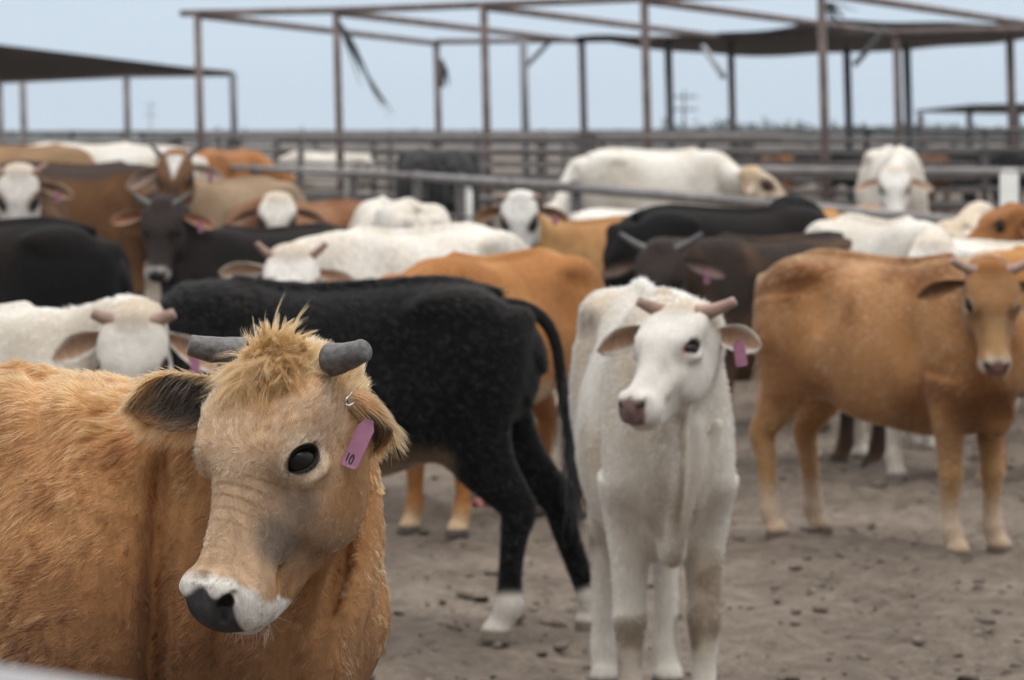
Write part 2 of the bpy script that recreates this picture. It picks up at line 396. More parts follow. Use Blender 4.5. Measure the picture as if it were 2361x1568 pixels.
# ------------------------------------------------------------------ legs
def legs_items(spec):
    I = []
    L = spec.get('legs', {})
    tk = spec.get('thick', 1.0); hs = spec.get('hind_y', .12); fs = spec.get('front_y', .115)
    for s, nm in ((1, 'l'), (-1, 'r')):
        fx, bend, lift = L.get('f'+nm, (0, 0, 0))
        def F_(x, z, y=fs): return (x+fx*(1-min(z, .7)/.7)+bend*max(0, .30-abs(z-.32))*1.0, s*y, z+lift*max(0, 1-z/.4))
        I += [('+', Loft([(.36, s*.085*tk, .99), (.43, s*.125*tk, .80), (.46, s*.135*tk, .66)], [.05*tk, .068*tk, .07*tk], [.10, .12, .085], [.10, .12, .09], hint=(1, 0, 0), m=8, k=.07)),
              ('+', Loft([F_(.41, .66, fs+.012*tk), F_(.395, .55, fs+.008*tk), F_(.40, .44), F_(.405, .35), F_(.41, .305), F_(.408, .26), F_(.405, .19), F_(.408, .135), F_(.412, .108), F_(.428, .062), F_(.438, .036), F_(.442, .002)],
                       [.068, .056, .046, .041, .044, .036, .029, .031, .036, .033, .041, .046],
                       [.090, .070, .052, .043, .045, .037, .031, .034, .039, .036, .049, .058], [.087, .072, .056, .047, .049, .040, .034, .038, .045, .038, .043, .048], hint=(1, 0, 0), m=34, n=2.15, k=.04, cap=.12))]
        fx, bend, lift = L.get('h'+nm, (0, 0, 0))
        def H_(x, z, y=hs): return (x+fx*(1-min(z, .85)/.85)+bend*max(0, .3-abs(z-.36)), s*y, z+lift*max(0, 1-z/.5))
        I += [('+', Ell((-.43, s*.115*tk, .90), (.17, .085*tk, .16), k=.06)),
              ('+', Loft([H_(-.41, .92, hs-.005), H_(-.40, .78, hs+.015), H_(-.41, .66, hs+.01), H_(-.46, .54), H_(-.525, .44), H_(-.545, .40), H_(-.535, .33), H_(-.522, .23), H_(-.515, .15), H_(-.508, .112), H_(-.488, .064), H_(-.476, .036), H_(-.47, .002)],
                       [.075, .082, .070, .054, .041, .040, .035, .031, .033, .038, .034, .042, .046],
                       [.15, .168, .138, .095, .056, .049, .041, .036, .038, .041, .036, .048, .056], [.14, .165, .138, .092, .068, .064, .047, .038, .040, .046, .038, .043, .046], hint=(1, 0, 0), m=38, n=2.15, k=.05, cap=.12)),
              ('+', Loft([H_(-.33, .88, hs-.02), H_(-.255, .70, hs+.005), H_(-.28, .61, hs+.0)], [.06, .05, .035], [.10, .07, .05], [.10, .08, .06], hint=(1, 0, 0), m=7, k=.07))]
    return I
TORSO = dict(x=[-.60, -.53, -.42, -.28, -.12, .04, .20, .34, .46, .55, .61],
             top=[1.00, 1.065, 1.100, 1.095, 1.080, 1.070, 1.075, 1.100, 1.075, 1.00, .92],
             bot=[.80, .68, .60, .555, .50, .455, .435, .44, .475, .54, .62],
             hw=[.09, .155, .20, .205, .215, .225, .212, .175, .160, .130, .090])

def head_dirs(yaw, pitch, roll=0):
    sy, cy, sp, cp = math.sin(R(yaw)), math.cos(R(yaw)), math.sin(R(pitch)), math.cos(R(pitch))
    X = np.array([sy*cp, -cy*cp, -sp]); Z = np.array([sy*sp, -cy*sp, cp]); Y = np.cross(Z, X)
    if roll:
        # clockwise as seen by the camera, about the viewing direction
        c, s = math.cos(R(roll)), math.sin(R(roll)); Rm = np.array([[c, 0, s], [0, 1, 0], [-s, 0, c]])
        X, Y, Z = Rm@X, Rm@Y, Rm@Z
    return X, Y, Z

def ear_mesh(base, E, Fd, L, Wd, th=.006, nu=16, nv=13, droop=0.0, tw=0.0, cols=None):
    E = unit(E); Fd = unit(np.asarray(Fd)-E*(np.asarray(Fd)@E)); S = np.cross(E, Fd)
    us = np.linspace(0, 1, nu); V = []; C = []
    cout, cin, crim = cols
    for side in (0, 1):
        for i, u in enumerate(us):
            w = Wd*np.interp(u, [0, .12, .4, .65, .85, .95, 1], [.36, .44, .62, .60, .40, .22, .05])
            ph = np.interp(u, [0, .25, .6, 1], [2.3, 1.75, 1.25, .75])
            rad = w*1.15/ph
            ang = tw*u
            S2 = S*math.cos(ang)+Fd*math.sin(ang); F2 = Fd*math.cos(ang)-S*math.sin(ang)
            for v in np.linspace(-1, 1, nv):
                a = v*ph; r = rad-(th*(1-.8*abs(v)**3) if side else 0)
                p = np.asarray(base)+E*L*u+S2*r*math.sin(a)-F2*(r*math.cos(a)-rad*math.cos(ph))+np.array([0, 0, -droop*u*u])
                V.append(p)
                if side: C.append(lerp(np.asarray(cin), np.asarray(crim), smooth01((abs(v)-.45)/.45)*.9))
                else: C.append(lerp(np.asarray(cout), np.asarray(crim), .6*smooth01((abs(v)-.8)/.2)))
    Fc = []; n = nu*nv
    for i in range(nu-1):
        for j in range(nv-1):
            a = i*nv+j; Fc.append((a, a+nv, a+nv+1, a+1)); b = n+a; Fc.append((b, b+1, b+nv+1, b+nv))
    for i in range(nu-1):
        for j in (0, nv-1):
            a = i*nv+j; q = (a, n+a, n+a+nv, a+nv); Fc.append(q if j == 0 else q[::-1])
    for j in range(nv-1):
        a = (nu-1)*nv+j; Fc.append((a, n+a, n+a+1, a+1))
    return np.array(V), Fc, np.array(C)

def hair_object(name, parent, roots, dirs, lens, cols, K=5, rad=.0005, mat=None, shape=None, clump=None, cw=.6, seed=1):
    """roots, unit start directions (N,3), bend vectors via shape(t)->offset; clump = index of the clump leader per strand"""
    N = len(roots); t = np.linspace(0, 1, K)
    P = shape(t) if shape is not None else roots[:, None, :]+dirs[:, None, :]*lens[:, None, None]*t[None, :, None]
    if clump is not None:
        lead = P[clump]; P = P*(1-cw*(t**1.3)[None, :, None])+lead*(cw*(t**1.3)[None, :, None])
    cu = bpy.data.hair_curves.new(name); cu.add_curves([K]*N)
    cu.attributes['position'].data.foreach_set('vector', P.astype(np.float32).ravel())
    ra = cu.attributes.get('radius') or cu.attributes.new('radius', 'FLOAT', 'POINT')
    taper = np.clip(1.05-t**2*.9, .1, 1)
    rr = (np.broadcast_to(np.asarray(rad), (N,))[:, None]*taper[None, :]).astype(np.float32)
    ra.data.foreach_set('value', rr.ravel())
    ca = cu.attributes.new('coat', 'FLOAT_COLOR', 'CURVE')
    c4 = np.ones((N, 4), np.float32); cols = np.clip(cols, 0, 1); c4[:, :3] = cols**(1+.42*(1-np.clip(cols.min(1)/.45, 0, 1)))[:, None]; ca.data.foreach_set('color', c4.ravel())
    o = bpy.data.objects.new(name, cu); COL.objects.link(o); cu.materials.append(mat or M_HAIR)
    if parent: o.parent = parent
    return o

# ------------------------------------------------------------------ coats
def coat_colors(C, P, Ph, wh, N):
    """P template coords, Ph head coords, wh head weight, N normals"""
    A = lambda k, d: np.asarray(C.get(k, d), float)
    base = A('base', (.4, .2, .1)); b2 = A('base2', base*.7)
    n = fbm(P, 3.5, 3, C.get('seed', 0)); f = smooth01((n-.36)/.28)[:, None]
    col = base*(1-f)+b2*f
    if 'dorsal' in C:
        w = smooth01((N[:, 2]-.25)/.6)*smooth01((P[:, 2]-.9)/.12); col = lerp(col, A('dorsal', base), w[:, None])
    if 'belly' in C:
        w = smooth01((-N[:, 2]-.12)/.35)*smooth01((.64-P[:, 2])/.10)*smooth01((P[:, 2]-.42)/.03)*(P[:, 0] < .40)*smooth01((P[:, 0]+.40)/.06); col = lerp(col, A('belly', base), w[:, None])
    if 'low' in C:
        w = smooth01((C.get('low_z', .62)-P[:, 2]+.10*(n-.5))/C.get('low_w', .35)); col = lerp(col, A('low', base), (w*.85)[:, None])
    if 'leg' in C:
        w = smooth01((C.get('leg_z', .3)-P[:, 2]+.10*(n-.5))/C.get('leg_w', .12)); col = lerp(col, A('leg', base), w[:, None])
    if 'patch' in C:      # large irregular patches
        w = smooth01((fbm(P, C.get('patch_s', 2.0), 2, 31+C.get('seed', 0))-C.get('patch_t', .5))/.06); col = lerp(col, A('patch', base), w[:, None])
    # soil on the knees and lower flank
    if 'dirt' in C:
        w = smooth01((fbm(P, 7, 3, 11)-.55)/.12)*smooth01((.75-P[:, 2])/.5); col = lerp(col, np.array([.23, .17, .115]), (w*C['dirt'])[:, None])
    hoof = smooth01((.045-P[:, 2])/.012); col = lerp(col, A('hoof', (.08, .07, .065)), hoof[:, None])
    # head
    h = np.clip(wh, 0, 1)[:, None]
    face = A('face', base); hc = np.broadcast_to(face, col.shape).copy()
    nf = fbm(Ph, 14, 3, 5)[:, None]; hc = hc*(.86+.28*nf)
    x, y, z = Ph[:, 0], np.abs(Ph[:, 1]), Ph[:, 2]
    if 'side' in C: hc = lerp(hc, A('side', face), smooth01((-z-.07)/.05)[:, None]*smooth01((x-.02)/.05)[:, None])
    if 'cheek' in C: hc = lerp(hc, A('cheek', face), (smooth01((y-.03)/.03)*smooth01(1-np.abs(x-.26)/.09)*.8)[:, None])
    if 'smudge' in C:
        r = np.sqrt(((x-.275)/.045)**2+((y-.050)/.022)**2+((z+.075)/.05)**2); hc = lerp(hc, A('smudge', face), (smooth01((1.15-r)/.7)*.75)[:, None])
        r = np.sqrt(((x-.215)/.035)**2+((y-.070)/.03)**2+((z+.075)/.03)**2); hc = lerp(hc, A('smudge', face)*1.5, (smooth01((1.15-r)/.7)*.55)[:, None])
    if 'bridge' in C: hc = lerp(hc, A('bridge', face), (smooth01((.045-y)/.02)*smooth01((x-.17)/.06)*smooth01((-.02-z+.03)/.02)*.7)[:, None])
    if 'poll' in C: hc = lerp(hc, A('poll', face), (smooth01((.07-x)/.07)*.9)[:, None])
    if 'blaze' in C: hc = lerp(hc, A('blaze', face), (smooth01((.052*(1-x/.20)-y)/.010)*smooth01((x-.012)/.015)*smooth01((z+.05)/.03))[:, None])
    if 'eyering' in C:
        for s in (1, -1):
            r = np.linalg.norm((Ph-(EYE_P+EYE_N*.018)*np.array([1, s, 1]))*np.array([.85, 1, 1.1]), axis=1)
            hc = lerp(hc, A('eyering', face), smooth01((C.get('eyering_r', .045)-r)/.020)[:, None]*C.get('eyering_w', .8))
    for s in (1, -1):
        S_ = np.array([1, s, 1]); q_ = Ph-(EYE_P+EYE_N*.018)*S_
        r = np.sqrt(((q_@(EYE_AX*S_))/.0325)**2+((q_@(EYE_UP*S_))/.0205)**2+((q_@(EYE_N*S_))/.04)**2)*C.get('eyeblot', 1.0)
        hc = lerp(hc, A('lid', (.035, .03, .03)), smooth01((1.0-r)/.16)[:, None])
        if 'canthus' in C:
            r = np.linalg.norm(Ph-(EYE_P+EYE_N*.014+EYE_AX*.026)*np.array([1, s, 1]), axis=1)
            hc = lerp(hc, A('canthus', face), smooth01((.0125-r)/.006)[:, None])
    if 'muzzle' in C:
        w = smooth01((x-.358-.30*np.maximum(0, y-.018)+.55*np.maximum(0, -z-.095)+.045*(nf[:, 0]-.5)+.012*(fbm(Ph, 60, 2, 8)-.5))/.018); sp = smooth01((vnoise(Ph, 260, 9)-.80)/.08)*.55; mz_ = A('muzzle', face)*(1-sp[:, None])*(.90+.2*nf); hc = lerp(hc, mz_, w[:, None])
    # bare nose pad between and below the nostrils
    wn = smooth01((x-(.383-.30*(z+.04)))/.005)*smooth01((.043-y-.20*np.maximum(0, -z-.06))/.005)*smooth01((-.026-z-.15*y)/.006)*smooth01((z+.110)/.004)
    hc = lerp(hc, A('nose', (.05, .045, .045)), wn[:, None])
    for s in (1, -1):
        r = np.linalg.norm((Ph-np.array([.404, s*.035, -.046]))/np.array([.016, .013, .009]), axis=1)
        hc = lerp(hc, np.array([.012, .010, .010]), smooth01((1.15-r)/.3)[:, None])
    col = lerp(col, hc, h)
    return np.clip(col, .004, .9)

# ------------------------------------------------------------------ one head of cattle
HERD = []
def cattle(name, label, cat, center, heading, size, yaw, pitch, poll=None, near=-1, roll=0, coat=None, horns=None, tagside=None, voxel=.014,
           hs=1.0, detail=False, neckL=.46, poll_xyz=None, extra=None, eardirs=None, earlen=.185, group=None, tail=True, legs=None, ear_col=None, gz=None, **kw):
    coat = coat or {}
    cx, cy = center; gz = float(ground_z(cx, cy)) if gz is None else gz
    a = R(heading); rot = np.array([[math.cos(a), -math.sin(a), 0], [math.sin(a), math.cos(a), 0], [0, 0, 1.]])
    o3 = np.array([cx, cy, gz])
    toL = lambda P: ((np.asarray(P, float)-o3)@rot)/size
    dirL = lambda v: np.asarray(v, float)@rot
    nb = np.array([.42, 0, .90])
    if poll_xyz is not None: pl = toL(poll_xyz)
    else:
        nbw = rot@(nb*size)+o3; dr = unit(W(poll[0], poll[1], 1.0)-np.array([0, 0, CH])); oc = np.array([0, 0, CH])-nbw
        b = dr@oc; c = oc@oc-(neckL*size)**2; disc = b*b-c
        tt = -b+near*math.sqrt(disc) if disc > 0 else -b
        pl = toL(np.array([0, 0, CH])+dr*tt)
    X, Y, Z = [dirL(v) for v in head_dirs(yaw, pitch, roll)]
    Mh = np.array([X, Y, Z])
    hvec = np.array([.92*hs, 1.08*hs, hs])*kw.get('hscale', 1.0) if np.isscalar(hs) else np.asarray(hs, float); hs = float(hvec.mean())
    hx = lambda p: (np.asarray(p, float)*hvec)@Mh+pl
    spec = dict(kw); spec['legs'] = legs or {}
    T = TORSO
    pts = [(x, 0, (t+b)/2) for x, t, b in zip(T['x'], T['top'], T['bot'])]; hh = [(t-b)/2 for t, b in zip(T['top'], T['bot'])]
    tk = kw.get('thick', 1.0)
    I = [('+', Loft(pts, np.array(T['hw'])*tk, hh, hh, m=26, n=2.2, k=.03, cap=.5))]
    I += [('+', Ell((-.40, s*.12*tk, 1.01), (.09, .055, .06), k=.06)) for s in (1, -1)]
    I += [('+', Ell((.0, s*.13*tk, .70), (.26, .105*tk, .20), k=.08)) for s in (1, -1)]
    for s in (1, -1):       # hip hooks, pin bones, hollow flank, ribs, point of the shoulder
        I += [('+', Ell((-.325, s*.150*tk, 1.030), (.075, .040, .038), k=.055)), ('+', Ell((-.575, s*.075*tk, .985), (.045, .032, .04), k=.04)),
              ('-', Ell((-.205, s*.275*tk, .92), (.10, .075, .11), k=.07)), ('-', Ell((.255, s*.27*tk, .80), (.035, .075, .20), k=.07))]
    I += [('+', Loft([(-.50, 0, 1.062), (-.33, 0, 1.098), (-.1, 0, 1.085), (.1, 0, 1.076), (.3, 0, 1.098)], .018, .022, .03, m=12, k=.03))]
    I += legs_items(spec)
    end = hx((.035, 0, -.095)); d = np.linalg.norm(end-nb)
    back = unit(-X*.55-Z*.85)
    p1 = nb+d*.33*unit(np.array([.75, 0, .65])); p2 = end+back*d*.30
    tt = np.linspace(0, 1, 6)[:, None]
    bz = (1-tt)**3*nb+3*tt*(1-tt)**2*p1+3*tt*tt*(1-tt)*p2+tt**3*end
    bz = np.vstack([[.30, 0, .86], bz])
    nk = kw.get('neckw', 1.0)
    I += [('+', Loft(bz, np.array([.12, .118, .105, .092, .082, .074, .066])*nk, np.array([.20, .185, .150, .128, .112, .098, .085])*kw.get('crest', 1.0), [.26, .25, .21, .17, .14, .118, .095], hint=np.array([(0, 0, 1.), unit(-X*.8+Z*.4)]), m=18, n=2.1, k=.06, cap=.4))]
    # dewlap: a thin flap from throat to brisket
    dw = kw.get('dewlap', .5)
    th = hx((.15, 0, -.17))
    q = [th, lerp(th, np.array([.56, 0, .60]), .45)+np.array([.02, 0, -.03*dw]), np.array([.57, 0, .62]), np.array([.53, 0, .49])]
    I += [('+', Loft(q, [.012, .02, .028, .035], [.04, .06, .07, .06], [.05, .07*dw+.02, .07*dw+.02, .05], hint=np.array([(0, 0, 1.), (0, 0, 1.)]), m=10, k=.05))]
    head = Group(head_items(detail), Mh, pl, hvec); head.k = .045
    body = Group(I+(extra(toL, hx, dirL) if extra else []))
    if kw.get('post'):
        post = kw['post'](toL, hx, dirL)
    else: post = []
    wr = kw.get('warp')
    def f(P):
        D = body.d(P); g = np.all((P > head.lo) & (P < head.hi), 1)
        if g.any(): D[g] = smin(D[g], head.d(P[g]), .045)
        for op, p in post+[q for q in []]:
            g = np.all((P > p.lo) & (P < p.hi), 1)
            if g.any():
                v = p.d(P[g]); D[g] = smin(D[g], v, p.k) if op == '+' else -smin(-D[g], v, p.k)
        if wr is not None: D = D+wr(P, head.local(P))
        return D
    lo = np.minimum(body.lo, head.lo); hi = np.maximum(body.hi, head.hi); lo[2] = max(lo[2], -.02)
    V, Q = surface(f, lo, hi, voxel/size)
    if kw.get('fine'):
        sel = head.local(V[Q].mean(1))
        V, Q = refine(V, Q, f, (sel[:, 0] > .07) & (head.d(V[Q].mean(1)) < .02), voxel/size)
        sel = np.minimum(np.linalg.norm(head.local(V[Q].mean(1))-EYE_P, axis=1), np.linalg.norm(head.local(V[Q].mean(1))-EYE_P*[1, -1, 1], axis=1)) < .055
        V, Q = refine(V, Q, f, sel, voxel/size*.5)
    N, fn = vnormals(V, Q)
    Ph = head.local(V); hd = head.d(V); bd = body.d(V)
    wh = smooth01((bd-hd+.012)/.03)*np.all((V > head.lo) & (V < head.hi), 1)
    coat.setdefault('seed', len(HERD)*3.7)
    col = coat_colors(coat, V, Ph, wh, N)
    root = empty(name, o3, a); tag(root, label, cat, group)
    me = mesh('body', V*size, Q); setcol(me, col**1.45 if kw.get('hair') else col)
    hairy = kw.get('hair')
    bo = link('body', me, M_SKIN if hairy else M_FUR, root)
    # ears
    fcol = np.asarray(coat.get('ear', coat.get('face', coat['base']))); ic = np.asarray(coat.get('ear_in', (.30, .20, .15))); rim = np.asarray(coat.get('ear_rim', fcol))
    ears = []
    for s in (1, -1):
        ed = (eardirs or {}).get(s)
        if ed: E, Fd, tw, ln, wd, dr = ed; E, Fd = dirL(E), dirL(Fd)
        else:
            E = Y*s*.96+X*.16-Z*.25; Fd = Z*.85+X*.15+Y*s*.15; tw, ln, wd, dr = 0., earlen, .062, .02
        b0 = hx((.045, s*.072, -.075))
        ev, ef, ec = ear_mesh(b0*1.0, E, Fd, ln*hs, wd*hs, th=.007, droop=dr, tw=tw*s, cols=(fcol, ic, rim))
        em = mesh('ear', ev*size, ef); setcol(em, ec)
        eo = link('ear', em, M_FUR, root); ears.append((eo, ev, s, b0, E, Fd, ln*hs))
        if tagside == s and not kw.get('own_tag'):
            tb = b0+unit(E)*ln*hs*.55+np.array([0, 0, -.01]); add_tag(eo, tb*size, dirL((.15*s, -.1, -1)), dirL((-.2*s, -1, .1)), .028*size, .062*size)
    # eyes
    for s in (1, -1):
        n = EYE_N*np.array([1, s, 1]); c = hx(EYE_P*np.array([1, s, 1])+n*EYE_O)
        r = EYE_R*hvec*.997 if detail else EYE_R*hvec*1.02; u = np.linspace(0, np.pi, 13)[1:-1]; w = np.arange(18)/18*2*np.pi
        SV = [(0, 0, 1)]+[(math.sin(p)*math.cos(q_), math.sin(p)*math.sin(q_), math.cos(p)) for p in u for q_ in w]+[(0, 0, -1)]
        SF = [(0, 1+j, 1+(j+1) % 18) for j in range(18)]
        for i in range(10):
            for j in range(18): SF.append((1+i*18+j, 1+(i+1)*18+j, 1+(i+1)*18+(j+1) % 18, 1+i*18+(j+1) % 18))
        SF += [(len(SV)-1, 1+10*18+(j+1) % 18, 1+10*18+j) for j in range(18)]
        link('eye', mesh('eye', ((np.array(SV)*r)@Mh+c)*size, SF), M_EYE, root)
    # horns
    if horns:
        for s in (1, -1):
            hp = horns.get(s, horns.get('both'))
            if not hp: continue
            dr, ln, r0, r1, curve, mt = hp
            if isinstance(dr, np.ndarray): dv = dirL(dr)
            else: dv = unit(X*dr[0]+Y*s*dr[1]+Z*dr[2])
            b0 = hx((kw.get('horn_x', .012), s*kw.get('horn_y', .066), -.022)); cv = dirL(curve)
            tt = np.linspace(0, 1, 10)
            path = [b0-dv*.02+dv*(ln+.02)*t+cv*t*t*ln for t in tt]
            rads = [lerp(r0, r1, t)*(1+.015*math.sin(t*40)) for t in tt]
            path.append(path[-1]+unit(path[-1]-path[-2])*.003); rads.append(rads[-1]*.86)
            path.append(path[-1]+unit(path[-1]-path[-2])*.0005); rads.append(rads[-1]*.3)
            hv, hf = tube(path, rads, 18); link('horn', mesh('horn', hv*size, hf), mt, root)
    # tail: a tapering rope with a hair switch
    if tail:
        tp = kw.get('tailpath') or [(-.47, 0, 1.0), (-.55, 0, 1.01), (-.615, 0, .965), (-.640, .01, .86), (-.645, .015, .70), (-.65, .015, .54)]
        ctl = Loft(tp, .01, .01, .01, m=14); tv, tf = tube(ctl.c, np.interp(np.linspace(0, 1, 14), [0, .15, 1], [.034, .024, .014]), 10)
        tm = mesh('tail', tv*size, tf); setcol(tm, np.broadcast_to(np.asarray(coat.get('tail', coat['base'])), tv.shape)); to = link('tail', tm, M_FUR, root)
        Ns = 300 if size and voxel < .012 else 90
        r_ = np.random.default_rng(9); e0 = ctl.c[-1]; u = r_.random(Ns)
        roots = (lerp(ctl.c[-5], e0, u[:, None])+r_.normal(0, .008, (Ns, 3)))
        dv = unit(ctl.c[-1]-ctl.c[-3]); dd = dv+r_.normal(0, .16, (Ns, 3)); dd /= np.linalg.norm(dd, axis=1)[:, None]
        hair_object('tail_switch', to, roots*size, dd, .20*size*(.7+.6*r_.random(Ns)), np.asarray(coat.get('switch', coat.get('tail', coat['base'])))*(.7+.6*r_.random((Ns, 1))), K=4, rad=.0016)
    rec = dict(root=root, V=V, Q=Q, N=N, fn=fn, Ph=Ph, wh=wh, col=col, size=size, ears=ears, hx=hx, toL=toL, dirL=dirL, f=f, X=X, Y=Y, Z=Z, hs=hs, hv=hvec, coat=coat, head=head, coatfn=lambda P, N_: coat_colors(coat, P, head.local(P), np.ones(len(P)), N_))
    HERD.append(rec)
    if hairy: body_hair(rec, **hairy)
    return rec

def add_tag(parent, base, down, facing, w, l, text=None, mat=None):
    """a plate hanging from an ear: a neck on top, a bevelled oblong below, and a round button"""
    D = unit(down); Fn = unit(np.asarray(facing)-D*(np.asarray(facing)@D)); S = np.cross(D, Fn)
    prof = [(-.26, 0), (.26, 0), (.32, .08), (.5, .18), (.5, .93), (.40, 1.0), (-.40, 1.0), (-.5, .93), (-.5, .18), (-.32, .08)]
    V = []; n = len(prof)
    for sd in (-1, 1):
        for u, v in prof: V.append(np.asarray(base)+S*u*w+D*v*l+Fn*sd*.0012+Fn*.010*(v-.3)**2)
    Fc = [tuple(range(n))[::-1], tuple(range(n, 2*n))]+[(i, (i+1) % n, n+(i+1) % n, n+i) for i in range(n)]
    o = link('ear_tag', mesh('ear_tag', V, Fc, False), mat or M_TAG, parent)
    return o, D, Fn, S

def body_hair(rec, count=20000, length=.014, rad=.0007, lift=.35, cw=.5, nclump=1500, curl=.35, face_len=None, mask=None, seed=3, flow=None, var=.25, K=5, extra_len=None, name='coat'):
    r_ = np.random.default_rng(seed); V, Q, N, size = rec['V'], rec['Q'], rec['N'], rec['size']
    area = np.linalg.norm(rec['fn'], axis=1)*.5
    cen = V[Q].mean(1)
    w = area.copy()
    if mask is not None: w *= mask(rec, cen, N[Q[:, 0]])
    w /= w.sum()
    fi = r_.choice(len(Q), count, p=w)
    a, b = r_.random(count)[:, None], r_.random(count)[:, None]
    q = Q[fi]; mixv = lambda A: (A[q[:, 0]]*(1-a)+A[q[:, 1]]*a)*(1-b)+(A[q[:, 3]]*(1-a)+A[q[:, 2]]*a)*b
    P = mixv(V); n = mixv(N); n /= np.linalg.norm(n, axis=1)[:, None]
    wh = mixv(rec['wh'][:, None])[:, 0]; Ph = rec['head'].local(P)
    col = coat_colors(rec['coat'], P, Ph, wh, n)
    # lie of the coat
    fl = np.zeros_like(P)
    tb = np.stack([np.full(count, -.75), np.sign(P[:, 1])*.05, np.full(count, -.62)], 1)
    X, Y, Z = rec['X'], rec['Y'], rec['Z']
    up = Ph[:, 0] < .17
    fh = np.where(up[:, None], -X*.9+Y*np.sign(Ph[:, 1:2])*.35, X*.9+Y*np.sign(Ph[:, 1:2])*.25-Z*.3)
    blend = smooth01((Ph[:, 0]-.14)/.06)[:, None]
    fh = (-X*.9+Y*np.sign(Ph[:, 1:2])*np.minimum(1, np.abs(Ph[:, 1:2])*14)*.6)*(1-blend)+(X*.9+Y*np.sign(Ph[:, 1:2])*.25-Z*.35)*blend
    fl = tb*(1-wh[:, None])+fh*wh[:, None]
    if flow is not None: fl = flow(rec, P, Ph, wh, fl)
    nv = np.stack([fbm(P, 6, 2, s)-.5 for s in (3, 13, 23)], 1)
    fl = fl+nv*2.0*curl
    fl -= n*(fl*n).sum(1)[:, None]; fl /= np.maximum(np.linalg.norm(fl, axis=1)[:, None], 1e-6)
    nv2 = np.stack([fbm(P, 28, 2, s)-.5 for s in (43, 53, 63)], 1)
    ln = length*(1-wh)+(face_len or length*.5)*wh
    if extra_len is not None: ln = ln*extra_len(rec, P, Ph, wh)
    ln = ln*(.65+.7*r_.random(count))
    # bare places stay bare
    bare = (col.max(1) < .07)*wh
    if rec['coat'].get('dark'): bare = (wh > .5)*(Ph[:, 0] > .40)
    keep = (bare < .5) & (P[:, 2] > .05)
    jit = r_.normal(0, .16, (count, 3))
    lf = lift*(.7+.6*r_.random(count))[:, None]
    def shape(t):
        T = t[None, :, None]; L = ln[:, None, None]
        d0 = (fl*.9+n*lf*1.5+jit)[:, None, :]; d1 = (fl*.5-n*lf*.8+nv2*4.0*curl+jit)[:, None, :]
        return (P[:, None, :]+n[:, None, :]*-.0015+L*(d0*T+d1*T*T*.5))*size
    kd = kdtree.KDTree(nclump); li = r_.choice(np.nonzero(keep)[0], nclump, replace=False)
    for j, i in enumerate(li): kd.insert(P[i], j)
    kd.balance()
    cl = np.array([li[kd.find(p)[1]] for p in P])
    cv = (1+var*(r_.random(count)-.5)[:, None])
    cval = col*cv*(1+1.1*var*(r_.random(count)[cl]-.5)[:, None])
    full = shape(np.linspace(0, 1, K))
    lead = full[cl]; t = np.linspace(0, 1, K); wgt = (cw*t**1.3)[None, :, None]
    # draw strands towards the clump leader's tip, keeping their own root
    tip = lead[:, -1:, :]-lead[:, :1, :]; full = full*(1-wgt)+(lead+0*tip)*wgt
    full = full[keep]
    return hair_object(name, rec['root'], P[keep]*size, fl[keep], ln[keep], np.clip(cval[keep], .004, .92), K=K, rad=rad, shape=lambda t_: full)
# ------------------------------------------------------------------ the setting

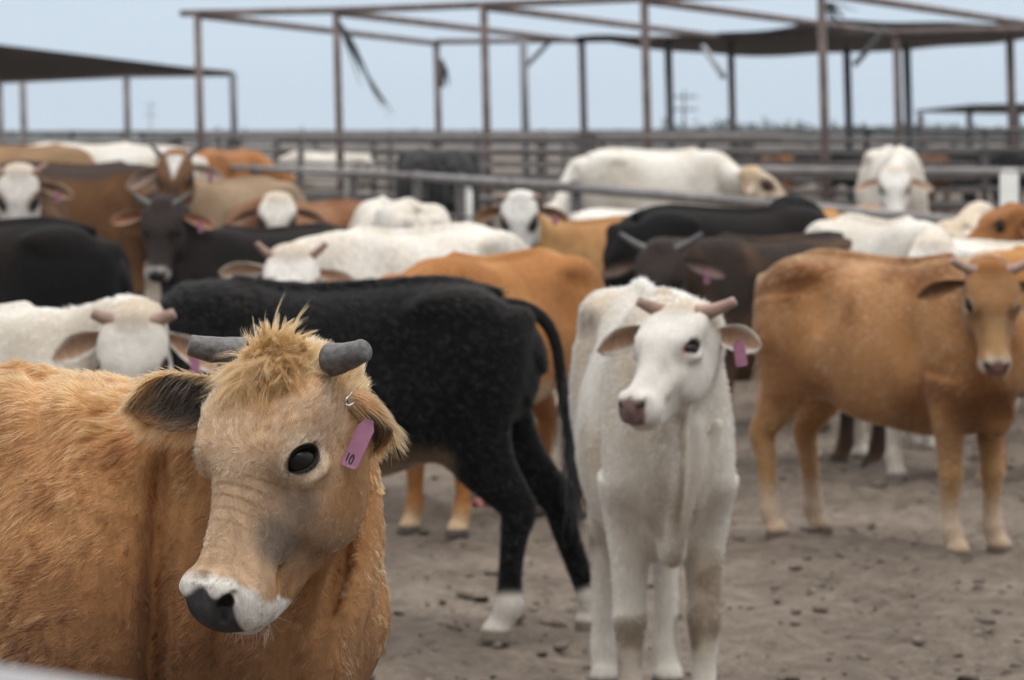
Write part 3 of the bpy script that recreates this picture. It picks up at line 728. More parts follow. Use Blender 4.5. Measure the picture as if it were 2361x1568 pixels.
def build_ground():
    xs = np.concatenate([-np.geomspace(3000, 6.2, 26), np.arange(-6, 6.001, .045), np.geomspace(6.2, 3000, 26)])
    ys = np.concatenate([[-60, -20, -5, 0, 3, 6, 8, 9], np.arange(9.3, 22, .05), np.arange(22, 40, .3), np.geomspace(40.5, 5000, 30)])
    X, Y = np.meshgrid(xs, ys, indexing='ij'); P = np.stack([X.ravel(), Y.ravel(), np.zeros(X.size)], 1)
    near = np.clip((40-P[:, 1])/15, 0, 1)*np.clip((12-np.abs(P[:, 0]))/5, 0, 1)
    h = (fbm(P, .9, 3, 2)-.5)*.09+(fbm(P, 5.5, 3, 9)-.5)*.055+np.maximum(0, fbm(P, 9, 2, 40)-.58)*.12
    P[:, 2] = ground_z(P[:, 0], P[:, 1])+h*near-.004
    nx, ny = X.shape; i = np.arange(nx-1)[:, None]*ny+np.arange(ny-1)[None, :]; i = i.ravel()
    me = mesh('ground', P, np.stack([i, i+ny, i+ny+1, i+1], 1))
    m, n, b = newmat('trampled_dirt')
    t = n.nodes.new('ShaderNodeTexCoord')
    def nz(s, d=6, r=.6):
        z = n.nodes.new('ShaderNodeTexNoise'); z.inputs['Scale'].default_value = s; z.inputs['Detail'].default_value = d; z.inputs['Roughness'].default_value = r
        n.links.new(t.outputs['Object'], z.inputs['Vector']); return z
    z1, z2, z3 = nz(1.3), nz(11, 8, .7), nz(70, 4)
    def rp(z, a, b_, c0, c1):
        r = n.nodes.new('ShaderNodeValToRGB'); r.color_ramp.elements[0].position = a; r.color_ramp.elements[1].position = b_
        r.color_ramp.elements[0].color = (*c0, 1); r.color_ramp.elements[1].color = (*c1, 1); n.links.new(z.outputs['Fac'], r.inputs[0]); return r
    r1 = rp(z2, .34, .66, (.125, .102, .084), (.235, .195, .162)); r2 = rp(z1, .34, .66, (.70, .68, .66), (1.14, 1.12, 1.10)); r3 = rp(z3, .3, .7, (.75, .75, .75), (1.2, 1.2, 1.2))
    def mul(a, c):
        x = n.nodes.new('ShaderNodeMix'); x.data_type = 'RGBA'; x.blend_type = 'MULTIPLY'; x.inputs[0].default_value = 1
        n.links.new(a, x.inputs[6]); n.links.new(c, x.inputs[7]); return x.outputs[2]
    n.links.new(mul(mul(r1.outputs[0], r2.outputs[0]), r3.outputs[0]), b.inputs['Base Color'])
    b.inputs['Roughness'].default_value = .95; b.inputs['Specular IOR Level'].default_value = .1
    bp = n.nodes.new('ShaderNodeBump'); bp.inputs['Distance'].default_value = .03; bp.inputs['Strength'].default_value = .8
    n.links.new(z2.outputs['Fac'], bp.inputs['Height']); n.links.new(bp.outputs[0], b.inputs['Normal'])
    tag(link('ground', me, m), kind='structure')
    # loose clods
    r_ = np.random.default_rng(4); N = 1500; V = []; Fc = []; nvt = 0
    ico_v = np.array([(0, 0, 1), (.9, 0, .45), (.28, .85, .45), (-.72, .53, .45), (-.72, -.53, .45), (.28, -.85, .45), (.72, .53, -.45), (-.28, .85, -.45), (-.9, 0, -.45), (-.28, -.85, -.45), (.72, -.53, -.45), (0, 0, -1)])
    ico_f = [(0,1,2),(0,2,3),(0,3,4),(0,4,5),(0,5,1),(1,6,2),(2,7,3),(3,8,4),(4,9,5),(5,10,1),(6,7,2),(7,8,3),(8,9,4),(9,10,5),(10,6,1),(11,7,6),(11,8,7),(11,9,8),(11,10,9),(11,6,10)]
    for k in range(N):
        y = 9.6+11*r_.random()**1.5; x = (r_.random()-.5)*2*y*.16; s = .007+.020*r_.random()**5
        v = ico_v*(1+.35*r_.normal(size=(12, 1)))*s*np.array([1.3, 1, .6]); an = r_.random()*6.28
        v = v@np.array([[math.cos(an), -math.sin(an), 0], [math.sin(an), math.cos(an), 0], [0, 0, 1]])
        gp = np.array([[x, y, 0]]); hz = float((fbm(gp, .9, 3, 2)[0]-.5)*.09+(fbm(gp, 5.5, 3, 9)[0]-.5)*.055+max(0, fbm(gp, 9, 2, 40)[0]-.56)*.16+ground_z(x, y))
        V.append(v+np.array([x, y, hz+s*.1])); Fc += [tuple(i+nvt for i in f) for f in ico_f]; nvt += 12
    o = link('dirt_clods', mesh('dirt_clods', np.concatenate(V), Fc), simple('clod', (.165, .135, .112), .95, .1, 0, .35, 30)); tag(o, 'small dry clods and crumbs of dung strewn over the pen floor', 'clods', kind='stuff')

ZT = 3.35
def top(px, py, z=ZT):
    d = (z-CH)*F/(HY-py); return W(px, py, d)
def build_structures():
    # --- bare pipe shade frame in the middle, its cloth still on at the right
    fr = [(455, 30), (775, 24), (1115, 11), (1485, -4), (1893, -22), (2340, -42)]
    bk = [(1006, 96), (1341, 92), (1684, 84), (2066, 74), (2460, 64)]
    s = empty('shade_structure', (0, 50, 0.25)); tag(s, 'tall rusty pipe shade frame, bare at the middle, dark cloth at its right end', 'shade structure')
    o = np.array([0, 50, .25])
    FR = [top(*p) for p in fr]; BK = [top(*p) for p in bk]
    def post(T, r, mat, lean=-.085):
        b = MB(); f = T.copy(); f[2] = .2; f[0] += (.085 if lean else 0); b.bar(T-o, f-o, r, 10); return b.build('post', mat, s)
    for T in FR[:-1]: post(T, .057, M_RUST)
    for T in BK: post(T, .066, M_RUST)
    for px, py in [(1206, 92), (1540, 92), (1952, 108), (2090, 100), (2328, 80)]:
        T = top(px, py, 3.3 if py < 98 else 3.2); post(T, .075, M_GALV if px < 2300 else M_RUST)
    def beam(A, B, r, mat=M_RUST, ext=0):
        b = MB(); u = unit(B-A); b.bar(A-u*ext-o, B+u*ext-o, r, 10); return b.build('beam', mat, s)
    for a, c in zip(FR[:-1], FR[1:]): beam(a, c, .052, ext=0)
    beam(FR[0]+(FR[0]-FR[1])*.12, FR[0], .05)
    for a, c in zip(BK[:-1], BK[1:]): beam(a, c, .055)
    zd = np.array([0, 0, -.03])
    beam(FR[0]+zd, BK[0]+zd, .055); beam(FR[1]+zd, BK[1]+zd, .055); beam(FR[2]+zd, BK[2]+zd, .055); beam(FR[3]+zd, BK[3]+zd, .055); beam(FR[4]+zd, BK[4]+zd, .055)
    beam(top(1206, 160, 2.85), top(1268, 95), .045, M_GALV); beam(top(1668, 176, 2.4), top(1622, 108, 3.0), .045, M_GALV); beam(top(1972, 148, 2.9), top(2040, 70, 3.2), .05, M_GALV)
    # cloth: sagging sheet between the back row and a far row
    nu, nv = 30, 10; V = []
    pu = [(1330, 90), (1500, 90), (1700, 72), (1905, 52), (2130, 58), (2400, 44)]; pl = [(1330, 92), (1480, 112), (1700, 127), (1930, 126), (2100, 117), (2400, 84)]
    for i in range(nu):
        x = lerp(1330, 2400, i/(nu-1))
        yu = np.interp(x, [p[0] for p in pu], [p[1] for p in pu]); yl = np.interp(x, [p[0] for p in pl], [p[1] for p in pl])
        A = W(x, yu, 66-4*i/(nu-1)); B = W(x, yl, 82-6*i/(nu-1))
        for j in range(nv):
            q = lerp(A, B, j/(nv-1)); V.append(q-o+np.array([0, 0, (.03*math.sin(i*.9)+.05*math.sin(i*.37+1))*math.sin((.35+.65*j/(nv-1))*math.pi*.8)]))
    Fc = [(i*nv+j, (i+1)*nv+j, (i+1)*nv+j+1, i*nv+j+1) for i in range(nu-1) for j in range(nv-1)]
    n0 = len(V); V += [v+np.array([0, 0, .02]) for v in V[:n0]]; Fc += [tuple(k+n0 for k in f[::-1]) for f in Fc]
    link('shade_cloth', mesh('shade_cloth', V, Fc), M_CLOTH, s)
    # torn strips of netting blowing from the frame
    def strip(pts, wd, name='torn_netting', seed=0):
        r_ = np.random.default_rng(seed); mb = MB()
        for k in range(7):
            off = r_.normal(0, .05, 3); w = wd*(.3+.9*r_.random())
            c = np.array(pts)+off*np.linspace(.2, 1.5, len(pts))[:, None]; c = c[:max(3, int(len(c)*(.5+.5*r_.random())))]
            mb.add(*tube(c-o, np.interp(np.linspace(0, 1, len(c)), [0, .4, 1], [w*.7, w, w*.25]), 6))
        return mb.build(name, M_NET, s)
    strip([W(782, 55, 50.5), W(800, 85, 50.4), W(818, 120, 50.3), W(836, 160, 50.2), W(852, 195, 50.1), W(868, 230, 50)], .034, seed=1)
    strip([W(840, 165, 50.1), W(860, 205, 50), W(880, 240, 50), W(898, 272, 49.9), W(912, 310, 49.9)], .016, seed=2)
    strip([W(1016, 140, 67), W(1020, 165, 66.8), W(1021, 200, 66.8), W(1028, 250, 66.8)], .06, seed=3)
    strip([W(1908, 8, 44.8), W(1925, 25, 44.8), W(1945, 42, 44.8)], .03, seed=4)
    # --- left shade: a cloth roof seen from below
    s2 = empty('shade_structure', (-8, 60, .25)); tag(s2, 'long dark cloth shade roof on thin pipe posts at the left edge of the yard', 'shade structure')
    o2 = np.array([-8, 60, .25]); V = []
    up = [(-400, 45), (0, 106), (200, 130), (450, 160), (536, 168)]; lo_ = [(-400, 196), (0, 187), (120, 183), (290, 172), (536, 170)]
    for i in range(nu):
        x = lerp(-400, 530, i/(nu-1)); A = W(x, np.interp(x, [p[0] for p in up], [p[1] for p in up]), 44+17*i/(nu-1)); B = W(x, np.interp(x, [p[0] for p in lo_], [p[1] for p in lo_])+1, 74-5*i/(nu-1))
        for j in range(nv): V.append(lerp(A, B, j/(nv-1))-o2+np.array([0, 0, .03*math.sin(i)*math.sin(j/(nv-1)*math.pi)]))
    n0 = len(V); V += [v+np.array([0, 0, .02]) for v in V[:n0]]; F2 = Fc[:len(Fc)//2]; F2 = F2+[tuple(k+n0 for k in f[::-1]) for f in F2]
    link('shade_cloth', mesh('shade_cloth', V, F2), M_CLOTH, s2)
    for px, py, d in [(-2, 188, 74), (52, 186, 74), (291, 174, 72), (537, 169, 69)]:
        T = W(px, py, d); f = T.copy(); f[2] = .2; f[0] += .07; b = MB(); b.bar(T-o2, f-o2, .068, 10); b.build('post', M_PIPE if px < 500 else M_GALV, s2)
    b = MB(); b.bar(W(440, 160, 69)-o2, W(537, 169, 69)-o2, .05); b.bar(W(-20, 188, 74)-o2, W(291, 174, 72)-o2, .05); b.bar(W(291, 174, 72)-o2, W(537, 170, 69)-o2, .05); b.build('beam', M_PIPE, s2)
    # --- far shade at the right
    s3 = empty('shade_structure', (9, 110, .25)); tag(s3, 'low flat shade roof far off behind the pens at the right edge', 'shade structure'); o3 = np.array([9, 110, .25])
    V = [W(2110, 256, 112), W(2245, 243, 108), W(2420, 240, 104), W(2110, 259, 126), W(2245, 262, 126), W(2420, 264, 126)]; V = [v-o3 for v in V]; V += [v+np.array([0, 0, .03]) for v in V]
    link('shade_cloth', mesh('shade_cloth', V, [(0, 1, 4, 3), (1, 2, 5, 4), (9, 10, 7, 6), (10, 11, 8, 7)], False), M_CLOTH, s3)
    for px, py in [(2122, 262), (2235, 248), (2345, 248)]:
        b = MB(); T = W(px, py, 112); f = T.copy(); f[2] = .2; b.bar(T-o3, f-o3, .09); b.build('post', M_PIPED, s3)

def pipe_fence(label, pts, rails, post_gap, r=.03, mat=M_PIPE, matp=M_PIPED, pr=.045, posttop=None, top_r=None, top_mat=None):
    """a run of pipe fence along ground points; rails are heights above the ground"""
    p0 = np.array(pts[0], float); s = empty('pipe_fence', (p0[0], p0[1], float(ground_z(*p0)))); tag(s, label, 'fence')
    o = np.array(s.location)
    for zi, z in enumerate(rails):
        mb = MB()
        for a, b in zip(pts[:-1], pts[1:]):
            A = np.array([a[0], a[1], z+float(ground_z(*a))])-o; B = np.array([b[0], b[1], z+float(ground_z(*b))])-o
            mb.bar(A, B, (top_r or r) if zi == 0 else r)
        mb.build('rail', (top_mat or mat) if zi == 0 else mat, s)
    for a, b in zip(pts[:-1], pts[1:]):
        a = np.array(a, float); b = np.array(b, float); L = np.linalg.norm(b-a); k = max(1, int(round(L/post_gap)))
        for i in range(k):
            q = lerp(a, b, i/k); g = float(ground_z(*q)); mb = MB()
            zt = (posttop or rails[0]+.05); mb.bar(np.array([q[0], q[1], g-.1])-o+np.array([0, pr+r, 0]), np.array([q[0], q[1], g+zt])-o+np.array([0, pr+r, 0]), pr, 8); mb.build('post', matp, s)
    return s
def gp(px, d): return ((px-CX)/F*d, d)
def build_fences():
    # the near fence behind the herd: rail rises in the picture towards the left
    pipe_fence('nearest grey pipe fence, its thick top rail running right across just behind the herd', [gp(300, 51), gp(585, 42.5), gp(960, 33.5), gp(1330, 25.6), gp(1780, 22.9), gp(2361, 20.6), gp(2700, 19.6)],
               [.93, .62, .32], 3.2, r=.014, mat=M_PIPED, top_r=.036, top_mat=M_PIPE, pr=.04)
    pipe_fence('pale pipe fence crossing behind the two big white cattle at the right', [gp(1560, 33.5), gp(2000, 32.0), gp(2800, 30.0)], [.985, .70, .40], 2.6, r=.026, top_r=.04, top_mat=M_PIPE, mat=M_PIPED)
    pipe_fence('grey pen fence with many thin rails left of centre, behind the near rail', [gp(330, 57), gp(900, 50), gp(1330, 46), gp(1800, 44.5)], [1.30, 1.12, .92, .72, .5, .28], 3.1, r=.024, mat=M_PIPE)
    pipe_fence('dark working-pen fence in the far middle, many rails, between the bare frame posts', [gp(640, 58), gp(1100, 54), gp(1700, 51), gp(2250, 50)], [1.24, 1.08, .92, .74, .55, .36], 2.7, r=.030, mat=M_PIPED)
    pipe_fence('farthest pen fence, a thin grey line under the trees', [gp(-400, 150), gp(1000, 140), gp(2800, 130)], [1.5, 1.2, .9], 7, r=.05, mat=M_PIPE, pr=.08)
    pipe_fence('second grey pen fence with thin rails, just beyond the black shaggy pair', [gp(480, 72), gp(1000, 66), gp(1500, 62), gp(1950, 60)], [1.36, 1.2, 1.0, .8, .58, .36], 3.4, r=.028, mat=M_PIPE)
    pipe_fence('long far pen fence whose top rail runs level with the horizon', [gp(-500, 86), gp(900, 78), gp(2000, 74), gp(3000, 70)], [1.42, 1.2, .97, .72, .45], 4.0, r=.035, mat=M_PIPE, pr=.06)
    pipe_fence('pipe fence at the far left whose top rail climbs to the right', [gp(-500, 44), gp(0, 49), gp(540, 62)], [1.22, .98, .7, .4], 4.2, r=.032, mat=M_PIPE, pr=.045)
    pipe_fence('dark fence with a high top rail at the right edge under the far shade', [gp(2135, 58), gp(2420, 54), gp(2800, 52)], [1.40, 1.1, .8, .5], 2.2, r=.04, mat=M_PIPED, pr=.06)
    pipe_fence('far cross fence behind the row of black cattle', [gp(1300, 118), gp(2200, 112), gp(3200, 108)], [1.3, 1.0, .7], 6, r=.04, mat=M_PIPE, pr=.07)
    for i, (px, py0, py1, d, w, m, nm, lab) in enumerate([(1355, 312, 390, 44, .12, M_WOOD, 'gate_post', 'thick dark wooden gate post under the bare shade frame'),
            (2327, 400, 470, 21.5, .055, M_WHITEP, 'white_post', 'white painted post standing at the near rail by the right edge'),
            (1076, 440, 525, 31.0, .05, M_WHITEP, 'white_post', 'white painted post below the near rail beside the black cattle'),
            (405, 318, 372, 58, .11, M_WOOD, 'gate_post', 'dark wooden post behind the brown cow with a white forehead'),
            (543, 318, 380, 60, .11, M_WOOD, 'gate_post', 'dark wooden post at the foot of the left shade, by a red-brown cow'),
            (1722, 312, 380, 56, .12, M_WOOD, 'gate_post', 'dark wooden post right of centre behind the big white cattle')]):
        a = W(px, py0, d); z1 = min(W(px, py1, d)[2], float(ground_z(a[0], d))); mb = MB(); mb.bar((0, 0, -.1), (0, 0, a[2]-z1), w, 12); mb.bar((0, 0, a[2]-z1), (0, 0, a[2]-z1+.03), w*.8, 12)
        e_ = mb.build(nm, m); e_.location = (a[0], d, z1); tag(e_, lab, 'post', 'posts of the pens')
    # blurred rail right in front of the lens
    A = W(-700, 1580, 1.62); B = W(900, 1850, 1.55); e_ = empty('pipe_fence', A); tag(e_, 'pale pipe rail close to the camera, blurred in the bottom left corner', 'fence')
    for dz, rr in ((0, .030), (-.32, .02)):
        mb = MB(); mb.bar(np.array([0, 0, dz]), B-A+np.array([0, 0, dz]), rr, 20); mb.build('rail', M_NEAR, e_)
    mb = MB(); mb.bar(np.array([0, .07, -A[2]-.1]), np.array([0, .07, .05]), .03, 14); mb.build('post', M_NEAR, e_)

def build_far():
    r_ = np.random.default_rng(8)
    # low trees along the horizon: one mass, leaf clumps with gaps
    V = []; Fc = []; n = 0
    for k in range(330):
        d = 700+500*r_.random(); px = -300+3000*k/330+r_.normal(0, 12); x, y = gp(px, d)
        u = px/2361; hh = (2.0+1.6*r_.random())*(.55+.50*smooth01((u-.45)/.3))*(1+.5*float(vnoise(np.array([[px*.006, 0, 0]]))[0])); wdt = hh*(1.0+1.3*r_.random())
        for j in range(46):
            c = np.array([x, y, .2])+np.array([r_.normal(0, wdt*.5), r_.normal(0, wdt*.4), hh*(.25+.75*r_.random())]); s = .28+.35*r_.random()
            q = r_.normal(0, s, (4, 3)); V += list(c+q); Fc += [(n, n+1, n+2), (n, n+2, n+3), (n, n+1, n+3)]; n += 4
    m = simple('far_foliage', (.055, .075, .045), .9, .1, 0, .5, .6)
    tag(link('distant_trees', mesh('distant_trees', V, Fc, False), m), 'low line of hazy green brush along the horizon', 'trees', kind='stuff')
    for lab, px, yt, d in [('faint utility pole with two crossarms on the horizon right of centre', 1577, 208, 620), ('very faint utility pole on the horizon behind the left shade', 347, 232, 1290)]:
        T = W(px, yt, d); h = T[2]; e_ = empty('utility_pole', (T[0], d, 0)); tag(e_, lab, 'utility pole', 'utility poles on the horizon')
        mb = MB(); mb.add(*tube([(0, 0, 0), (0, 0, h*.5), (0, 0, h)], [.28, .22, .18], 8)); mb.build('pole', M_WOOD, e_)
        for z in (h*.88, h*.66):
            mb = MB(); mb.box((0, -.3, z), (4.4, .2, .28)); mb.build('crossarm', M_WOOD, e_)
            for q in (-2, -.9, .9, 2): mb = MB(); mb.add(*tube([(q, -.3, z+.14), (q, -.3, z+.35), (q, -.3, z+.55)], [.09, .13, .07], 8)); mb.build('insulator', M_GALV, e_)
    # small pink scrap on the dirt
    mb = MB(); P0 = W(1112, 1192, 14.95)
    nu = 9; V = []
    for i in range(nu):
        for j in range(7):
            V.append((.045*(i/4-1)+.008*math.sin(j*2), .03*(j/3-1), .022+.018*math.sin(i*1.4+j*.9)-.02*((i/4-1)**2+(j/3-1)**2)*.4))
    n0 = len(V); V2 = V+[(a, b, c-.006) for a, b, c in V]; f0 = [(i*7+j, (i+1)*7+j, (i+1)*7+j+1, i*7+j+1) for i in range(nu-1) for j in range(6)]
    e_ = link('plastic_scrap', mesh('plastic_scrap', V2, f0+[tuple(k+n0 for k in f[::-1]) for f in f0]), simple('pink_scrap', (.50, .20, .17), .6)); e_.location = (P0[0], 14.95, .03)
    tag(e_, 'small crumpled pink scrap lying on the dirt behind the black calf', 'litter')

# ------------------------------------------------------------------ coats of the herd
WHITE = dict(base=(.70, .665, .61), base2=(.60, .545, .47), face=(.70, .67, .63), poll=(.60, .52, .43), nose=(.28, .20, .19), ear=(.60, .54, .46), ear_in=(.40, .25, .17), ear_rim=(.66, .62, .56), dirt=.35, hoof=(.2, .17, .15), canthus=(.38, .15, .07), lid=(.10, .06, .05), tail=(.62, .58, .52), switch=(.5, .45, .38))
BLACK = dict(base=(.0075, .0068, .0067), base2=(.013, .0105, .0095), nose=(.02, .02, .02), hoof=(.05, .045, .04), ear_in=(.05, .04, .035), tail=(.012, .011, .011), switch=(.011, .010, .010), dark=1)
TAN = dict(base=(.46, .245, .105), base2=(.36, .175, .068), face=(.44, .26, .13), low=(.50, .34, .19), leg=(.58, .47, .37), leg_z=.26, nose=(.36, .22, .20), muzzle=(.62, .54, .46), ear=(.40, .21, .10), ear_in=(.16, .085, .05), tail=(.4, .2, .09), eyering=(.56, .46, .36), bridge=(.52, .37, .22), poll=(.36, .19, .08), hoof=(.25, .2, .16))
RED = dict(base=(.42, .205, .075), base2=(.33, .14, .046), face=(.37, .17, .06), leg=(.52, .38, .24), leg_z=.13, nose=(.2, .13, .11), ear=(.30, .12, .045), ear_in=(.12, .05, .03), tail=(.3, .12, .05), belly=(.5, .36, .24))
BROWN = dict(base=(.075, .044, .030), base2=(.030, .020, .017), face=(.040, .030, .027), nose=(.03, .03, .03), ear=(.05, .035, .03), ear_in=(.12, .08, .07), tail=(.03, .02, .018), dark=1)
def C_(b, **k): d = dict(b); d.update(k); return d
# ------------------------------------------------------------------ the calf in front
def P_at(px, py, d): return W(px, py, d)
def hero():
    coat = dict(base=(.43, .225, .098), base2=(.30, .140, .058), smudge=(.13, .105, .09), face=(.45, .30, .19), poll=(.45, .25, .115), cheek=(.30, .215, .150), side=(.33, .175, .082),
                muzzle=(.66, .62, .57), nose=(.060, .057, .060), lid=(.026, .022, .020), eyering=(.58, .46, .34), ear=(.38, .20, .09), ear_in=(.13, .10, .08), ear_rim=(.34, .18, .085), low=(.105, .050, .026), low_z=.97, low_w=.34, hoof=(.1, .08, .07), tail=(.4, .2, .08))  # low: darker lower coat, with the shade under the body painted in
    def extra(toL, hx, dirL):
        I = []
        L = lambda *p: toL(W(*p))
        # the lower neck below the jaw, with heavy folds of skin running from the throat to the brisket
        I += [('+', Loft([L(730, 980, 5.26), L(755, 1130, 5.24), L(758, 1270, 5.22), L(738, 1420, 5.18), L(690, 1560, 5.16), L(655, 1720, 5.16)], [.062, .060, .056, .066, .078, .095], .075, .075, hint=(0, -1, 0), m=16, k=.06)),
              ('+', Loft([L(830, 1040, 5.20), L(848, 1180, 5.18), L(846, 1290, 5.15), L(822, 1400, 5.11), L(778, 1500, 5.09), L(765, 1650, 5.09)], [.016, .016, .014, .012, .014, .016], .025, .025, hint=(0, -1, 0), m=16, k=.030)),
              ('+', Loft([L(690, 1385, 5.12), L(725, 1455, 5.10), L(752, 1550, 5.085), L(762, 1680, 5.09)], [.010, .011, .012, .014], .025, .025, hint=(0, -1, 0), m=12, k=.025)),
              ('+', Loft([L(700, 1300, 5.13), L(640, 1330, 5.11), L(600, 1380, 5.10)], [.016, .012, .010], .02, .02, hint=(0, -1, 0), m=8, k=.03)),
              ('+', Loft([L(836, 1330, 5.21), L(852, 1415, 5.20), L(832, 1490, 5.18), L(780, 1590, 5.16), L(740, 1720, 5.15)], [.016, .022, .024, .024, .03], .035, .035, hint=(0, -1, 0), m=12, k=.03))]
        return I
    sz = 1.075; cen = (-.95, 5.57); hd_ = R(-35)
    def pix(P):
        L = P*sz; wx = L[:, 0]*math.cos(hd_)-L[:, 1]*math.sin(hd_)+cen[0]; wy = L[:, 0]*math.sin(hd_)+L[:, 1]*math.cos(hd_)+cen[1]
        return CX+wx/wy*F, HY+(CH-L[:, 2])/wy*F
    def warp(P, Ph):
        b = ~((Ph[:, 0] > -.07) & (Ph[:, 0] < .47) & (np.abs(Ph[:, 1]) < .14) & (Ph[:, 2] > -.25))
        px, py = pix(P); near = P[:, 1] < .05
        g = .038*np.exp(-((px-(372-.045*(py-1000)))/26)**2)*smooth01((py-980)/160)      # groove between shoulder and neck
        g = g+.010*np.exp(-((px-95)/40)**2)*smooth01((1150-py)/200)-.010*np.exp(-(((px-215)/70)**2+((py-1060)/130)**2))
        g = g+.008*np.exp(-(((px-110)/45)**2+((py-1200)/55)**2))
        g = g+(fbm(P, 9, 3, 3)-.5)*.016
        return np.where(b & near, g, 0)
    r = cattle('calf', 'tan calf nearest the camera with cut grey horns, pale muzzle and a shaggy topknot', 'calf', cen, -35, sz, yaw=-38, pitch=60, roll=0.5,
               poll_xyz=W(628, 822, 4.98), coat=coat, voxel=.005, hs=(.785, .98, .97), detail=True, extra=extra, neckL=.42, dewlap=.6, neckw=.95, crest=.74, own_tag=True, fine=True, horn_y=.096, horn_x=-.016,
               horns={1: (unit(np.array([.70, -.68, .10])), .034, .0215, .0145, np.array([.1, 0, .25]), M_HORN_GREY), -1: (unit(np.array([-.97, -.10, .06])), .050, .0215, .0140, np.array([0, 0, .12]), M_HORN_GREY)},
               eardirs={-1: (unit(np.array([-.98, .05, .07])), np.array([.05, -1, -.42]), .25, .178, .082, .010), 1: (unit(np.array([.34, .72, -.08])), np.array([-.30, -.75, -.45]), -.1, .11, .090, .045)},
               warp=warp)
    size = r['size']; hx, dirL, toL = r['hx'], r['dirL'], r['toL']
    X, Y, Z = r['X'], r['Y'], r['Z']
    # ear tag with its number, and a metal clip
    eo, ev, s, b0, E, Fd, ln = [e for e in r['ears'] if e[2] == 1][0]
    tb = toL(W(852, 968, 4.955))
    to, D, Fn, S = add_tag(eo, tb*size, dirL((-.42, -.18, -1)), dirL((-.35, -1, .05)), .0245, .070, mat=M_TAG)
    fc = bpy.data.curves.new('number', 'FONT'); fc.body = '10'; fc.size = .024; fc.align_x = 'CENTER'; fc.align_y = 'CENTER'; fc.extrude = .0004; fc.offset = .0006
    tmp = bpy.data.objects.new('number_text', fc); COL.objects.link(tmp); bpy.context.view_layer.update()
    me = bpy.data.meshes.new_from_object(tmp.evaluated_get(bpy.context.evaluated_depsgraph_get())); bpy.data.objects.remove(tmp)
    to2 = link('number', me, M_INK, to)
    side = 1 if (Fn@dirL(np.array([0, -1, 0]))) > 0 else -1
    n3 = Fn*side; v3 = -D; u3 = np.cross(v3, n3)
    Mx = Matrix([[u3[0]*.62, v3[0]*1.0, n3[0], 0], [u3[1]*.62, v3[1]*1.0, n3[1], 0], [u3[2]*.62, v3[2]*1.0, n3[2], 0], [0, 0, 0, 1]]); c = tb*size+D*.060-u3*.003+n3*.0052; Mx.translation = Vector(c); to2.matrix_local = Mx @ Matrix.Scale(.88, 4)
    cl = [toL(W(812, 905, 4.93)), toL(W(800, 918, 4.92)), toL(W(797, 930, 4.92)), toL(W(803, 936, 4.92)), toL(W(815, 930, 4.93))]
    c2 = Loft(cl, .01, .01, .01, m=14).c; v, f = tube(c2*size, .0016, 8); link('metal_clip', mesh('metal_clip', v, f), M_METAL, eo)
    # coat strands
    def vis(rec, c, n):
        L = c*size; a = hd_
        nw = n[:, 0]*math.sin(a)+n[:, 1]*math.cos(a)
        px, py = pix(c)
        w = np.where((px > -120) & (py < 1700), 1., .06)*np.where(nw < .35, 1., .15)
        ph = rec['head'].local(c); hd = (rec['wh'][rec['Q'][:, 0]] > .5)
        return w*np.where(hd, 2.0, 1.)*np.where(hd & (ph[:, 0] > .400), .05, 1)
    def elen(rec, P, Ph, wh):
        q = np.ones(len(P)); ridge = smooth01((P[:, 2]-.98)/.12)*(wh < .5)
        q = q*(1+.25*ridge)*(1-.45*smooth01((P[:, 0]-.42)/.12)*(P[:, 2] < 1.0)); q = np.where(wh > .5, q*(1+.9*smooth01((.08-Ph[:, 0])/.08))*(1-.55*smooth01((Ph[:, 0]-.31)/.05)), q); return q
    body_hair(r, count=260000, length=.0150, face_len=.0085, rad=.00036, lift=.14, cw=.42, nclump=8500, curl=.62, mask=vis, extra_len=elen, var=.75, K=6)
    # topknot: long wavy strands standing between the horns and falling on the forehead
    r_ = np.random.default_rng(21); N = 15000; NC = 900
    y = np.clip(r_.normal(0, .026, N), -.058, .058); x = -.025+.085*r_.random(N)**1.1*(1-.35*(np.abs(y)/.058)); z = .012-.9*y*y*4-.35*np.maximum(0, -x)
    Ph = np.stack([x, y, z], 1); roots = (Ph*r['hv'])@np.array([X, Y, Z])+toL(W(628, 822, 4.98))
    for it in range(3):
        e_ = .003; d0 = r['f'](roots); G = np.stack([(r['f'](roots+np.eye(3)[i]*e_)-d0)/e_ for i in range(3)], 1); roots = roots-d0[:, None]*G/np.maximum((G*G).sum(1), .3)[:, None]
    nrm = G/np.linalg.norm(G, axis=1)[:, None]
    upw = dirL(np.array([0, 0, 1.])); lft = dirL(np.array([1., 0, 0])); fwd = dirL(np.array([0, -1., 0]))
    stand = smooth01((.004-x+.012*(y < -.005))/.022)[:, None]      # the back rows stand up, the front rows sweep sideways and fall forward
    cid = r_.integers(0, NC, N)
    ci = r_.permutation(N)[:NC]; kd = kdtree.KDTree(NC)
    for j, i in enumerate(ci): kd.insert(roots[i], j)
    kd.balance(); cid = np.array([kd.find(p)[1] for p in roots]); lead = ci[cid]
    cj = r_.normal(0, 1, (NC, 3))[cid]; cl_ = r_.random(NC)[cid]
    sgn = np.where(y > -.012+.01*r_.normal(size=N), 1., -1.)[:, None]
    ln = (.022+.028*cl_**1.5)*(.75+.5*r_.random(N)); ln *= 1-.6*(np.abs(y)/.058)**2
    ln = ln*np.where(r_.random(N) < .03, 1.3, 1)*(1-.25*stand[:, 0])
    K = 11; t = np.linspace(0, 1, K)[None, :, None]
    d_st = nrm*.35+upw*1.0+lft*.12+cj*.30
    d_fl = nrm*.55+lft*sgn*.75+X*.35+cj*.25
    d0 = d_st*stand+d_fl*(1-stand)+r_.normal(0, .09, (N, 3)); d0 /= np.linalg.norm(d0, axis=1)[:, None]
